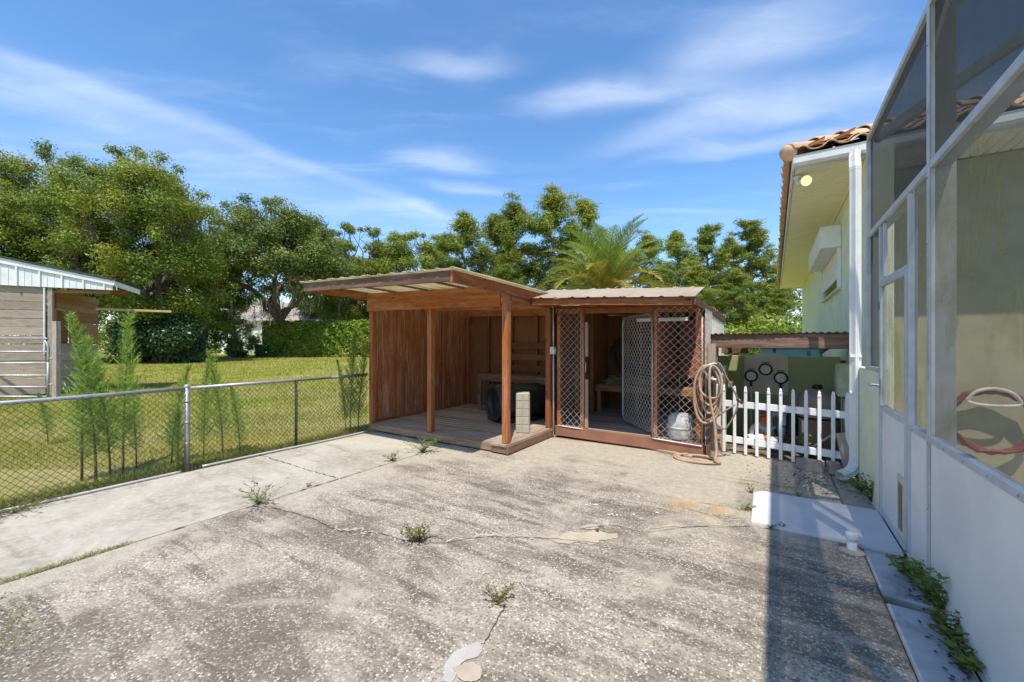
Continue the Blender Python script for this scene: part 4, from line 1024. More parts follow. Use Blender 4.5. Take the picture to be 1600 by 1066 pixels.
beam('top_rail', (SX + .03, -5.2, TZ), (SX + .03, 5.38, TZ - .01), .07, .045, ALU, cg)
for a, b in list(zip(posts, posts[1:])) + [(3.43, 5.36)]: beam('header_rail', (SX + .045, a + .026, HZ), (SX + .045, b - .026, HZ), .095, .05, ALU, cg)
for a, b in list(zip(posts, posts[1:])) + [(3.43, 3.845)]: 
    beam('sill_rail', (SX + .018, a + .026, RZ_), (SX + .018, b - .022, RZ_), .05, .042, ALU, cg)
    beam('kick_panel', (SX + .006, a + .022, .4525), (SX + .006, b - .018, .4525), .01, .90, KICK, cg, bev=.001)
    beam('base_channel', (SX + .006, a + .026, .012), (SX + .006, b - .02, .012), .03, .024, ALU, cg)
def screen(name, ya, yb, za, zb_, par, x=SX + .02, mat=None):
    me = bpy.data.meshes.new(name); hy, hz = (yb - ya) / 2, (zb_ - za) / 2
    me.from_pydata([(0, -hy, -hz), (0, hy, -hz), (0, hy, hz), (0, -hy, hz)], [], [(0, 1, 2, 3)]); me.update()
    return obj(name, me, mat or SCREEN, par, Matrix.Translation((x, (ya + yb) / 2, (za + zb_) / 2)))
for a, b in zip(posts, posts[1:]):
    screen('screen_panel', a + .02, b - .02, RZ_ + .02, HZ - .02, cg); screen('screen_panel', a + .02, b - .02, HZ + .02, TZ - .02, cg, mat=SCREEND)
screen('screen_panel', 3.45, 5.36, HZ + .02, TZ - .02, cg, mat=SCREEND); screen('screen_panel', 3.45, 3.83, RZ_ + .02, HZ - .02, cg)
screen('screen_panel', 3.86, 4.66, 2.07, HZ - .02, cg); screen('screen_panel', 4.66, 5.35, 2.07, HZ - .02, cg, mat=SCREEND); screen('screen_panel', 4.78, 5.35, 1.28, 2.07, cg, mat=SCREEND)
box('sage_knee_wall', (SX - .01, 4.79, -.05), (SX + .06, 5.79, 1.25), SAGE, cg, .006)
box('knee_cap', (SX - .02, 4.785, 1.252), (SX + .05, 5.36, 1.278), ALU, cg, .003)
# roof of the cage: rafters rising inward, screens between
for i, yy in enumerate(posts):
    beam('roof_beam', (SX + .07, yy, TZ - .02), (3.2, yy, 4.35), .05, .11, POSTD, cg)
    beam('roof_beam', (3.2, yy, 4.35), (9, yy, 4.35), .05, .11, POSTD, cg)
for x_, z_ in ((2.0, 3.96), (3.2, 4.36)): 
    for a, b in zip(posts, posts[1:]): beam('purlin', (x_, a + .03, z_), (x_, b - .03, z_), .05, .05, POSTD, cg)
beam('roof_beam', (SX + .06, 5.38, TZ - .02), (2.6, 3.46, 4.14), .05, .10, POSTD, cg)
for a, b in zip(posts, posts[1:]):
    for (xa_, za_), (xb_, zb_) in (((SX + .1, TZ + .03), (3.2, 4.42)), ((3.21, 4.42), (9, 4.42))):
        me = bpy.data.meshes.new('roof_screen'); me.from_pydata([(xa_, a + .02, za_), (xb_, a + .02, zb_), (xb_, b - .02, zb_), (xa_, b - .02, za_)], [], [(0, 1, 2, 3)]); me.update(); obj('roof_screen', me, SCREEN, cg)
# screen door with kick panel and pet flap
dr = beam('door', (SX + .006, 3.875, .50), (SX + .006, 4.735, .50), .014, .86, KICK, cg, bev=.002)
for yy in (3.892, 4.72): beam('door_stile', (SX + .001, yy, .05), (SX + .001, yy, 2.05), .034, .05, ALU, dr, up=(0, 1, 0))
for zz, h in ((2.02, .06), (.95, .05), (.055, .04)): beam('door_rail', (SX + .001, 3.918, zz), (SX + .001, 4.694, zz), .032, h, ALU, dr)
screen('door_screen', 3.915, 4.70, .975, 1.99, dr, SX + .001)
tube('door_handle', smoothpath([(SX - .02, 4.665, 1.14), (SX - .085, 4.665, 1.145), (SX - .09, 4.60, 1.145)]), .012, GALV, dr)
box('lock_plate', (SX - .022, 4.645, 1.06), (SX - .017, 4.69, 1.20), GALV, dr, .002)
box('paint_tag', (SX - .024, 4.71, 1.80), (SX - .017, 4.735, 1.86), BLUE, dr, .002)
FLAPF = plain('cream flap frame', (.62, .55, .40), .6); FLAPD = plain('smoky flap', (.16, .13, .10), .4)
fl_ = beam('pet_flap', (SX - .005, 4.02, .10), (SX - .005, 4.02, .53), 0.02, .20, FLAPF, dr, up=(0, 1, 0))
beam('flap_panel', (SX - .0165, 4.015, .15), (SX - .0165, 4.015, .48), .006, .09, FLAPD, fl_, up=(0, 1, 0))
screw_me = lathe_mesh('screw', [(.0, .0), (.006, .0), (.006, .002), (.004, .004), (0, .0045)], 8); screw_me.materials.append(GALV)
for yy in list(np.arange(1.8, 3.42, .27)) + [3.5, 3.75] + list(np.arange(.1, 1.7, .27)):
    for zz, xx_ in ((RZ_ - .002, SX - .0073), (.045, SX + .0008)): obj('screw', screw_me, None, cg, Matrix.Translation((xx_, yy, zz)) @ Vector((-1, 0, 0)).to_track_quat('Z', 'Y').to_matrix().to_4x4())
for zz in np.arange(.1, 3.5, .4): obj('screw', screw_me, None, cg, Matrix.Translation((SX - .0067, 3.43, zz)) @ Vector((-1, 0, 0)).to_track_quat('Z', 'Y').to_matrix().to_4x4())
# hose reel on the lanai wall
hrp = pt(1545, 650, 4.48); hr = thing('hose_reel', 'coiled red hose on a wall hanger seen through the pool screen', 'hose', (hrp.x, 6.6, hrp.z))
pts = []
for k in range(100):
    a = k * 2 * math.pi / 20; r = .30 + .05 * ((k * .37) % 1); pts.append(Vector((hrp.x + r * math.cos(a), 6.56 - .012 * (k // 20), hrp.z - .05 + r * 1.02 * math.sin(a))))
tube('hose_coil', pts, .018, HOSER, hr, 6)
tube('hanger', smoothpath([(hrp.x - .2, 6.5, hrp.z + .16), (hrp.x - .13, 6.48, hrp.z + .27), (hrp.x, 6.48, hrp.z + .31), (hrp.x + .13, 6.48, hrp.z + .27), (hrp.x + .2, 6.5, hrp.z + .16), (hrp.x + .1, 6.48, hrp.z + .13), (hrp.x - .1, 6.48, hrp.z + .13), (hrp.x - .2, 6.5, hrp.z + .16)]), .018, POSTD, hr)
# capped pipe stub
cp = gr(1331, 861); cpt = thing('cleanout_pipe', 'short capped white pipe standing up from the slab by the pad', 'pipe', (cp.x, cp.y, 0))
lathe('stub', [(.030, 0), (.030, .10), (.0, .10)], (cp.x, cp.y, 0), PVC, cpt, 20); lathe('cap', [(.037, .088), (.038, .092), (.038, .128), (.032, .135), (0, .137)], (cp.x, cp.y, 0), PVC, cpt, 20)
lathe('collar', [(.075, .001), (.05, .012), (.031, .014)], (cp.x, cp.y, 0), MORTAR, cpt, 16)

# ------------------------------------------------------------------ chain link fence along the yard
FX = -5.91
cf = thing('chain_link_fence', 'waist high chain link fence with a pipe top rail along the lawn', 'chain link fence', (FX, 2, 0))
tube('terminal_post', [(FX, 1.995, -.05), (FX, 1.995, .985)], .027, GALV, cf, 14)
lathe('post_cap', [(.030, 0), (.031, .015), (.024, .03), (.010, .036), (0, .04)], (FX, 1.995, .975), GALV, cf, 14)
for zz in (.30, .55, .80): lathe('tension_band', [(.028, 0), (.031, .0), (.031, .02), (.028, .02)], (FX, 1.995, zz), GALV, cf, 14)
for yy in (3.32, -1.0): tube('line_post', [(FX, yy, -.05), (FX, yy, .955)], .02, WIRED if yy > 3 else GALV, cf, 10)
tube('top_rail', [(FX, -1.4, .958), (FX, .9, .958), (FX, 1.99, .965)], .021, GALV, cf, 12)
tube('top_rail', [(FX, 2.0, .965), (FX, 3.9, .962)], .020, GALV, cf, 12)
tube('top_rail', [(FX, 3.88, .962), (FX, 4.56, .968)], .023, plain('dull rail', (.2, .21, .2), .6, .3), cf, 12)
chainlink('wire_mesh', (FX + .022, -1.3, .0), (FX + .022, 1.99, .0), .955, .031, .0026, WIRED, cf)
chainlink('wire_mesh', (FX + .022, 2.0, .0), (FX + .022, 4.57, .0), .955, .031, .0026, WIRED, cf)
gp_ = [(-5.79 + .012 * math.sin(y * 2.1), y, .012) for y in np.linspace(-1.2, 1.9, 10)]
tag(tube('ground_pipe', smoothpath(gp_, 4), .013, CONDUIT, None, 8), 'grey pipe lying along the fence foot before the terminal post', 'pipe')
gp_ = [(-5.80 + .02 * math.sin(y * 2.1), y, .016 ) for y in np.linspace(2.12, 4.5, 8)]
tag(tube('ground_pipe', smoothpath(gp_, 4), .013, CONDUIT, None, 8), 'grey pipe lying along the fence foot between terminal post and shelter', 'pipe')

# ------------------------------------------------------------------ horse barn and tube gate on the left (frame turned to face the camera)
FR[0] = Matrix.Rotation(T, 4, 'Z')
bn = thing('horse_barn', 'grey plank barn with white metal gable at the left edge', 'barn', (-14.5, 12.5, 0))
CX = -13.56
FR[0] = Matrix.Rotation(T, 4, 'Z') @ Matrix.Translation((CX, 12, 0)) @ Matrix.Rotation(math.radians(28.4), 4, 'Z') @ Matrix.Translation((-CX, -12, 0))
for i in range(13):
    z = .02 + i * .245
    beam('wall_plank', (-18.5, 12.02 + rnd.uniform(-.008, .008), z + .12), (CX - .12, 12.02, z + .12), .03, .235 + rnd.uniform(-.008, 0), GREYW, bn, wob=.003)
beam('corner_post', (CX - .02, 12.02, -.05), (CX - .02, 12.02, 3.15), .10, .10, GREYW, bn, up=(0, 1, 0))
beam('corner_trim', (CX - .13, 11.985, 1.2), (CX - .13, 11.985, 3.13), .03, .09, METAL_W, bn, up=(0, 1, 0))
for i in range(6):
    z = .0 + i * .24
    beam('side_plank', (CX + .02, 12.1, z + .12), (CX + .02, 15.2, z + .12), .03, .232, GREYW, bn, wob=.003)
beam('side_panel', (CX + .02, 12.15, 1.46), (CX + .02, 12.15, 3.1), .03, .13, PLYN, bn, up=(0, 1, 0))
for i in range(3): beam('side_plank', (CX + .02, 13.05, 1.46 + .18 + i * .36), (CX + .02, 15.2, 1.46 + .18 + i * .36), .03, .35, PLYN, bn)
for i in range(3): beam('side_plank', (CX + .02, 12.1, 2.64 + i * .19), (CX + .02, 15.2, 2.64 + i * .19), .03, .185, PLYN, bn)
wd = beam('dark_opening', (CX - .02, 12.25, 2.0), (CX - .02, 13.05, 2.0), .02, 1.1, PLYD, bn)  # dark board: the unlit inside of the window opening put into a colour
for zz in (1.47, 2.53): beam('opening_frame', (CX + .05, 12.2, zz), (CX + .05, 13.1, zz), .05, .06, GREYW, wd)
# gable siding
def rl(x): return 3.92 - (x + 14.58) * .2
xa = -18.4
while xa < -12.3:
    xb = min(xa + .46, -12.2)
    V = [(xa, 11.93, 3.15), (xb, 11.93, 3.15), (xb, 11.93, rl(xb) - .14), (xa, 11.93, rl(xa) - .14)]; V += [(x, 11.95, z) for x, y, z in V]
    me = bpy.data.meshes.new('gable_panel'); me.from_pydata(V, [], [(0, 1, 2, 3), (7, 6, 5, 4), (0, 4, 5, 1), (1, 5, 6, 2), (3, 2, 6, 7), (0, 3, 7, 4)]); me.update(); obj('gable_panel', me, METAL_W, bn)
    if rl(xa) - .14 > 3.2: 
        beam('batten', (xa + .03, 11.915, 3.14), (xa + .03, 11.915, rl(xa) - .14), .04, .05, METAL_W, bn, up=(0, 1, 0))
        for q in (1, 2): beam('rib', (xa + .03 + q * .145, 11.925, 3.15), (xa + .03 + q * .145, 11.925, rl(xa + q * .15) - .14), .012, .012, METAL_W, bn, up=(0, 1, 0), bev=0)
    xa += .46
beam('rake_trim', (-18.4, 11.90, rl(-18.4) - .075), (-12.14, 11.90, rl(-12.14) - .075), .03, .15, METAL_W, bn)
DKR = plain('dark roof edge', (.04, .04, .045), .6)
beam('roof', (-18.4, 13.05, rl(-18.4) + .03), (-12.1, 13.05, rl(-12.1) + .03), 2.4, .05, DKR, bn)
beam('eave_fascia', (-12.13, 11.92, rl(-12.14) - .09), (-12.13, 14.2, rl(-12.14) - .09), .03, .16, METAL_W, bn)
for yy in (12.1, 12.9, 13.6): beam('rafter', (CX, yy, 3.28), (-12.2, yy, 3.17), .05, .12, PLYN, bn)
beam('header', (CX, 12.1, 3.05), (-12.3, 12.1, 3.1), .05, .1, PLYN, bn)
beam('soffit_board', (CX + .1, 12.85, 3.24), (-12.2, 12.85, 3.2), 1.6, .02, PLYD, bn)
FR[0] = Matrix.Rotation(T, 4, 'Z')
tg = thing('tube_gate', 'grey tubular steel farm gate in front of the plank barn wall', 'gate', (-15, 11.0, 0))
xg = -12.52
for i, zz in enumerate((1.64, 1.28, .97, .64, .33, .07)):
    if i == 0: tube('bar', smoothpath([(-16.5, 11.0, zz), (xg - .35, 11.0, zz), (xg - .12, 11.0, zz - .05), (xg, 11.0, zz - .22), (xg, 11.0, 1.0)], 5), .028, GALV, tg)
    else: tube('bar', [(-16.5, 11.0, zz), (xg - .01, 11.0, zz)], .024, GALV, tg)
tube('end_tube', [(xg, 11.0, 1.0), (xg, 11.0, .03)], .028, GALV, tg)
beam('gate_post', (xg + .16, 11.06, -.1), (xg + .16, 11.06, 2.1), .12, .12, GREYW, tg, up=(0, 1, 0))
for zz in (.4, 1.1): tube('hinge', [(xg, 11.0, zz), (xg + .12, 11.0, zz)], .018, GALV, tg)
a = pt(150, 483, 12.9); b = pt(268, 487, 13.9)
FR[0] = Matrix.Identity(4)
tag(beam('timber_pole', a, b, .07, .07, plain('yellow timber', (.5, .36, .16), .7), None), 'yellow timber pole sticking out past the barn eave', 'timber')

# neighbours' buildings, far beyond the lawn
def prism_roof(name, c, L, W, h, ov, mat, parent):
    """gable roof, ridge along local x"""
    V = [(-L / 2 - ov, -W / 2 - ov, -.12 * ov), (L / 2 + ov, -W / 2 - ov, -.12 * ov), (L / 2 + ov, W / 2 + ov, -.12 * ov), (-L / 2 - ov, W / 2 + ov, -.12 * ov), (-L / 2 - ov, 0, h), (L / 2 + ov, 0, h)]
    V += [(x, y, z - .15) for x, y, z in V]
    me = bpy.data.meshes.new(name); me.from_pydata(V, [], [(0, 1, 5, 4), (2, 3, 4, 5), (7, 6, 10, 11), (9, 8, 11, 10), (0, 6, 7, 1), (2, 8, 9, 3), (0, 4, 10, 6), (3, 9, 10, 4), (1, 7, 11, 5), (2, 5, 11, 8)]); me.update()
    return obj(name, me, mat, parent, Matrix.Translation(c))
FR[0] = Matrix.Rotation(T, 4, 'Z')
n1 = thing('neighbour_house', 'white neighbouring house with grey roof half hidden behind oak limbs', 'house', (-31, 66, 0))
box('wall', (-46, 64, -.1), (-27.5, 74, 5.2), WALLW, n1, 0)
prism_roof('roof', (-36.7, 69, 5.2), 18.5, 10, 3.2, .7, ROOFG, n1)
for xw in (-43.5, -41.3, -38.7, -36.2, -33.6, -31.4, -29.4):
    w = box('window', (xw - .65, 63.9, 1.9), (xw + .65, 63.99, 4.3), WHITEP, n1, 0); box('pane', (xw - .5, 63.86, 2.1), (xw + .5, 63.895, 4.1), GLASSD, w, 0)
n2 = thing('neighbour_shed', 'pale roofed shed gable rising just above the hedge', 'shed', (-20, 60, 0))
ROT = FR[0]
FR[0] = FR[0] @ Matrix.Translation((-22.5, 60, 0)) @ Matrix.Rotation(math.radians(20), 4, 'Z')
box('wall', (-4, -3, -.1), (5, 3, 4.7), WALLW, n2, 0)
prism_roof('roof', (.5, 0, 4.7), 9, 6, 1.7, .35, ROOFB, n2)
FR[0] = Matrix.Rotation(T, 4, 'Z')
n3 = thing('far_house', 'distant low brown roofed house between the shed and the oak', 'house', (-26, 85, 0))
box('wall', (-40, 80, -.1), (-26, 90, 4.2), plain('far tan wall', (.3, .25, .2), .8), n3, 0)
prism_roof('roof', (-33, 85, 4.2), 14, 10, 3.0, .7, ROOFG, n3)
FR[0] = Matrix.Identity(4)

# ------------------------------------------------------------------ vegetation
def unit(a): return a / np.maximum(np.linalg.norm(a, axis=1, keepdims=True), 1e-9)
def leaf_quads(c, nrm, L, W, tangent=None):
    n = len(c)
    t = tangent if tangent is not None else nrg.normal(size=(n, 3))
    t = unit(t - nrm * np.sum(t * nrm, 1, keepdims=True)); b = np.cross(nrm, t)
    L = np.broadcast_to(np.asarray(L), (n,))[:, None]; W = np.broadcast_to(np.asarray(W), (n,))[:, None]
    v = np.stack([c - t * L / 2, c + b * W / 2 - t * L * .08, c + t * L / 2, c - b * W / 2 - t * L * .08], 1).reshape(-1, 3)
    return v, np.arange(4 * n).reshape(n, 4)
def clump_leaves(C, R, per, L, W, flat=.75, shell=.5):
    C = np.asarray(C); R = np.asarray(R)
    k = np.maximum((per * (R / R.mean()) ** 2).astype(int), 8)
    idx = np.repeat(np.arange(len(C)), k); n = len(idx)
    d = unit(nrg.normal(size=(n, 3))); r = R[idx] * (shell + (1 - shell) * nrg.random(n) ** .6) * (1 + .18 * nrg.normal(size=n))
    p = C[idx] + d * r[:, None] * np.array([1, 1, flat])
    nr = unit(d * .75 + nrg.normal(size=(n, 3)) * .42 + np.array([.1, -.18, .6]))
    s = nrg.uniform(.6, 1.35, n)
    return leaf_quads(p, nr, L * s, W * s)
def tubes_join(name, paths, n=6):
    V = []; Fc = []
    for pts, rad in paths:
        v, f = tube_data(pts, rad, n, False); o = len(V); V += [tuple(q) for q in v]; Fc += [tuple(i + o for i in q) for q in f]
    return mesh_np(name, V, Fc, True)
def limb(a, b, r0, r1, seg=5, wob=.1, sag=0):
    a = Vector(a); b = Vector(b); L = (b - a).length; pts = []
    for i in range(seg + 1):
        t = i / seg; p = a.lerp(b, t)
        if 0 < i < seg: p += Vector((rnd.gauss(0, 1), rnd.gauss(0, 1), rnd.gauss(0, .7))) * L * wob * .5
        p.z += sag * math.sin(t * math.pi) * L
        pts.append(p)
    return pts, [r0 + (r1 - r0) * i / seg for i in range(seg + 1)]
def oak_meshes(H, RX, nclump, per, leaf, low=.22, spikes=8):
    """origin at the foot; crown radius RX, height H"""
    zc = H * (.5 + low / 2); rz = H * (.5 - low / 2) * .95
    C = []; R = []
    while len(C) < nclump:
        d = Vector((rnd.gauss(0, 1), rnd.gauss(0, 1), rnd.gauss(0, 1))).normalized()
        if d.z < (-.9 if low < .1 else -.55): continue
        s = rnd.uniform(.45, .92) ** .7
        C.append((d.x * RX * s, d.y * RX * s, zc + d.z * rz * s)); R.append(RX * rnd.uniform(.13, .25))
    for i in range(spikes):
        a = rnd.uniform(0, 6.28); s = rnd.uniform(0, .75)
        C.append((RX * s * math.cos(a), RX * s * math.sin(a), zc + rz * (math.sqrt(1 - s * s) + rnd.uniform(-.05, .07)))); R.append(RX * rnd.uniform(.08, .13))
    v, f = clump_leaves(C, R, per, leaf, leaf * .55, .7, .15)
    paths = [limb((0, 0, -.3), (rnd.uniform(-.3, .3), rnd.uniform(-.3, .3), H * .28), H * .035, H * .026, 5, .06)]
    top = paths[0][0][-1]
    mains = []
    for i in range(7):
        a = i * 6.283 / 7 + rnd.uniform(-.3, .3); rr = RX * rnd.uniform(.35, .6)
        q = limb(top - Vector((0, 0, rnd.uniform(0, H * .06))), (rr * math.cos(a), rr * math.sin(a), H * rnd.uniform(.42, .68)), H * .017, H * .008, 6, .12, .06); mains.append(q[0]); paths.append(q)
    for c in C:
        cv = Vector(c); best = min((p for m in mains for p in m[2:]), key=lambda p: (p - cv).length)
        paths.append(limb(best, cv, H * .006, H * .0018, 4, .12))
    return tubes_join('trunk', paths), mesh_np('crown', v, f)
def pine_meshes(H, RX, n, per, lo=.5):
    paths = [limb((0, 0, -.3), (rnd.uniform(-.4, .4), rnd.uniform(-.4, .4), H * .97), H * .014, H * .003, 9, .02)]
    tr = paths[0][0]; C = []; R = []
    def at(z): 
        i = min(range(len(tr) - 1), key=lambda i: abs((tr[i].z + tr[i + 1].z) / 2 - z)); t = (z - tr[i].z) / (tr[i + 1].z - tr[i].z); return tr[i].lerp(tr[i + 1], t)
    for i in range(n):
        z = H * (lo + (.98 - lo) * (i + .5) / n); q = (z / H - lo) / (1 - lo)
        w = RX * (.55 + .75 * math.sin(math.pi * min(1, q * 1.05 + .12))) * rnd.uniform(.45, 1.0) * (1 - .6 * max(0, q - .7) / .3)
        a = rnd.uniform(0, 6.28); s = at(z - w * .25); e = Vector((s.x + w * math.cos(a), s.y + w * math.sin(a), z + w * rnd.uniform(-.05, .3)))
        pth_ = limb(s, e, H * .0035, H * .001, 4, .14, .04); paths.append(pth_)
        z += rnd.gauss(0, .2)
        for t in (.38, .55, .7, .85, 1.0):
            b = Vector(s).lerp(e, t); C.append((b.x + rnd.gauss(0, .35), b.y + rnd.gauss(0, .35), b.z + rnd.gauss(.25, .35))); R.append(RX * rnd.uniform(.13, .27))
    v, f = clump_leaves(C, R, per * .95, .36, .085, .85, .1)
    return tubes_join('trunk', paths), mesh_np('crown', v, f)
def plant(name, label, cat, loc, meshes, mats, group=None, rz=0, sc=(1, 1, 1)):
    o = thing(name, label, cat, loc, group)
    inv = Matrix.Translation(Vector(loc)) @ Matrix.Rotation(rz, 4, 'Z') @ Matrix.Diagonal((*sc, 1))
    for me, m, nm in zip(meshes, mats, ('trunk', 'crown', 'moss')):
        if len(me.materials) == 0: me.materials.append(m)
        obj(nm, me, None, o, inv)
    return o
def base(px, D): p = pt(px, HOR, D); return (p.x, p.y, -.05)
def hgt(py, D): return CAM_H + (HOR - py) / F_PX * D
def rad(wpx, D): return wpx / 2 / F_PX * D
# oaks: pixel x, depth, top pixel, crown width in pixels
oaks = [(-70, 31, 265, 260, 'sunlit oak cut by the left picture edge behind the barn', OAK),
        (70, 34, 236, 230, 'tall oak with a ragged top rising straight above the barn gable', OAK),
        (225, 33, 246, 235, 'broad oak beside the barn eave with the tallest spreading crown', OAK),
        (315, 41, 342, 150, 'rounded oak at the right shoulder of the barn oaks', OAK),
        (432, 47, 320, 210, 'mossy oak with dark leaning limbs in front of the white neighbouring house', OAK2),
        (560, 58, 358, 150, 'oak rising behind the shed just left of the shelter roof', OAK),
        (640, 60, 366, 150, 'oak rising straight above the shelter roof', OAK),
        (508, 66, 360, 110, 'small crowned tree behind the mossy oak and the shelter oaks', OAK2)]
for i, (px, D, ty, w, lab, m) in enumerate(oaks):
    H = hgt(ty, D) + .3; R_ = rad(w, D) * 1.05
    ms = list(oak_meshes(H, R_, 150 if i < 5 else 90, 600 if i < 5 else 560, .18 if D < 45 else .25, .08 if i < 4 else (.2 if i == 4 else .05), 14))
    if i == 4:
        pts = []
        for k in range(70):
            a = rnd.uniform(0, 6.28); s = rnd.uniform(.3, .95) * R_; z = H * rnd.uniform(.26, .5)
            for q in range(14): pts.append((s * math.cos(a) + rnd.gauss(0, .10), s * math.sin(a) + rnd.gauss(0, .10), z - q * .11))
        P = np.array(pts); v, f = leaf_quads(P, unit(nrg.normal(size=P.shape) * np.array([1, 1, .1])), .55, .07, np.tile([0, 0, 1.0], (len(P), 1)))
        ms.append(mesh_np('moss', v, f))
    plant('oak_tree', lab, 'tree', base(px, D), ms, (BARK, m, MOSS), 'oaks beyond the lawn', rnd.uniform(0, 6))
pv = [pine_meshes(20, 3.3, 46, 105, .40), pine_meshes(20, 3.6, 50, 105, .34), pine_meshes(20, 3.0, 56, 100, .2)]
pines = [(725, 58, 340, 0, 1.25, 'leftmost tall pine, standing over the right half of the shelter roof'),
         (775, 62, 338, 1, 1.0, 'pine squeezed between the leftmost pine and the two tallest pines'),
         (803, 66, 318, 1, 1.1, 'second tallest pine, directly left of the tallest pine'),
         (862, 64, 302, 0, 1.15, 'tallest pine in the view, left of the palm'),
         (910, 68, 313, 1, .95, 'tall pine with open branches leaning right, just behind the palm'),
         (965, 72, 385, 2, .9, 'short pine behind the right fronds of the palm'),
         (1012, 62, 368, 1, 1.1, 'pine standing just right of the palm'),
         (1058, 66, 362, 0, 1.0, 'second pine to the right of the palm'),
         (1102, 60, 355, 2, 1.2, 'third pine to the right of the palm, above the kennel roof corner'),
         (1140, 66, 372, 1, .9, 'fourth pine to the right of the palm'),
         (1178, 56, 346, 2, 1.3, 'full rounded pine nearest the house eave'),
         (1222, 62, 395, 0, 1.0, 'pine partly hidden behind the house eave'),
         (690, 70, 368, 2, 1.1, 'far pine between the shelter oaks and the leftmost tall pine'),
         (1085, 52, 415, 2, 1.3, 'low bright pine rising behind the kennel siding'),
         (1150, 50, 425, 1, 1.4, 'low bushy pine above the pump roof beam'),
         (880, 52, 405, 2, 1.2, 'low pine filling the gap behind the left fronds of the palm'),
         (790, 54, 415, 1, 1.3, 'low pine behind the middle of the shelter roof'),
         (1215, 46, 450, 2, 1.3, 'lowest pine beside the far end of the house wall')]
for px, D, ty, k, wsc, lab in pines:
    s = (hgt(ty, D)) / 20
    wsc *= 1.18
    plant('pine_tree', lab, 'tree', base(px, D), pv[k], (BARKP, PINE), 'pines behind the palm and kennel', rnd.uniform(0, 6), (s * wsc, s * wsc, s))
# understory: a far wood edge that reads as one mass
C = []; R = []
for i in range(900):
    px = rnd.uniform(-300, 1330); D = rnd.uniform(62, 82); b = base(px, D); top = rnd.uniform(3, 11.5) if px < 480 else (rnd.uniform(4, 15.5) if px < 900 else rnd.uniform(4, 16.5))
    C.append((b[0], b[1], top * rnd.random() ** .6)); R.append(rnd.uniform(1.2, 2.4))
v, f = clump_leaves(C, R, 120, .46, .22, .8, .2)
o = obj('wood_edge', mesh_np('wood_edge', v, f), OAK); stuff(o); o['label'] = 'dense green woodland undergrowth closing the view behind the trees'; o['category'] = 'undergrowth'
C = []; R = []
for i in range(150):
    px = rnd.uniform(690, 1300); D = rnd.uniform(40, 56); b = base(px, D); C.append((b[0], b[1], rnd.uniform(.4, 3.6))); R.append(rnd.uniform(.9, 1.7))
v, f = clump_leaves(C, R, 170, .36, .2, .75, .3)
o = obj('shrub_belt', mesh_np('shrub_belt', v, f), HEDGE); stuff(o); o['label'] = 'belt of bright shrubs under the pines behind the kennel'; o['category'] = 'shrubs'
# a few bare trunks among the pines' feet
# shrub and hedge
def bush(name, label, px, D, wpx, ty, mat, per=260, leaf=.26, n=26, cat='shrub'):
    b = base(px, D); W = rad(wpx, D); H = hgt(ty, D); C = []; R = []
    for i in range(n):
        a = rnd.uniform(0, 6.28); s = rnd.random() ** .5; z = H * rnd.uniform(.12, .86) * (1 - .25 * s * s)
        C.append((W * .82 * s * math.cos(a), W * .5 * s * math.sin(a), z)); R.append(min(W, H) * rnd.uniform(.2, .34))
    v, f = clump_leaves(C, R, per, leaf, leaf * .55, .85, .3)
    paths = [limb((0, 0, -.1), c, .05, .015, 4, .1) for c in C[::2]]
    o = thing(name, label, cat, b); M_ = Matrix.Translation(b) @ Matrix.Rotation(T, 4, 'Z')
    obj('foliage', mesh_np('foliage', v, f), mat, o, M_); obj('stems', tubes_join('stems', paths, 5), BARK, o, M_)
    return o
bush('dark_shrub', 'large dark green shrub on the lawn right of the barn', 252, 32, 150, 470, SHRUB, 480, .22, 55)
bush('dark_shrub', 'dark shrub at the foot of the mossy oak before the white house', 385, 45, 60, 520, SHRUB, 240, .24, 16)
bush('flowering_shrub', 'low yellow green shrub against the white neighbouring house', 356, 50, 36, 500, HEDGE, 160, .22, 12)
bush('low_shrub', 'low leafy plant at the left end of the clipped hedge', 440, 48, 40, 537, HEDGE, 160, .22, 10)
bush('creeping_limb_foliage', 'leafy low oak sucker hanging over the white house front', 365, 43, 90, 462, OAK2, 200, .24, 16)
ba_, bb_ = pt(418, HOR, 47), pt(690, HOR, 47); H = hgt(505, 47)
n = 26000; u = nrg.random(n); side = nrg.random(n)
L_ = np.array(bb_) - np.array(ba_); dL = L_ / np.linalg.norm(L_); nL = np.array([-dL[1], dL[0], 0])
off = np.where(side < .7, -.9, nrg.uniform(-.9, .9, n)); z = np.where(side < .7, nrg.uniform(0, H, n), H)
bump = .22 * np.sin(u * 70 + z * 1.7) * np.sin(z * 2.3 + u * 31) + .1 * nrg.normal(size=n)
P = np.array(ba_)[None, :] * np.array([1, 1, 0]) + L_[None, :] * u[:, None] * np.array([1, 1, 0]) + nL[None, :] * (off - np.where(side < .7, bump, 0))[:, None]; P[:, 2] = z + np.where(side < .7, 0, bump)
nr = unit(np.where(side[:, None] < .7, -nL[None, :] * .5, np.array([[0, 0, .6]])) + nrg.normal(size=(n, 3)) * .5 + np.array([0, 0, .35]))
v, f = leaf_quads(P, nr, nrg.uniform(.2, .42, n), nrg.uniform(.12, .24, n))
hg = thing('clipped_hedge', 'tall clipped leafy hedge running along the far lawn to the shelter', 'hedge', ((ba_.x + bb_.x) / 2, (ba_.y + bb_.y) / 2, 0))
obj('foliage', mesh_np('foliage', v, f), HEDGE, hg)
FR[0] = Matrix.Translation((ba_ + bb_) / 2) @ axes(bb_ - ba_, (0, 0, 1)); Lh = (bb_ - ba_).length / 2
FR[0].translation.z = 0
box('woody_core', (-Lh + .2, -.55, 0), (Lh - .2, .55, H - .3), plain('hedge twigs', (.03, .04, .012), .95), hg, .1); FR[0] = Matrix.Identity(4)

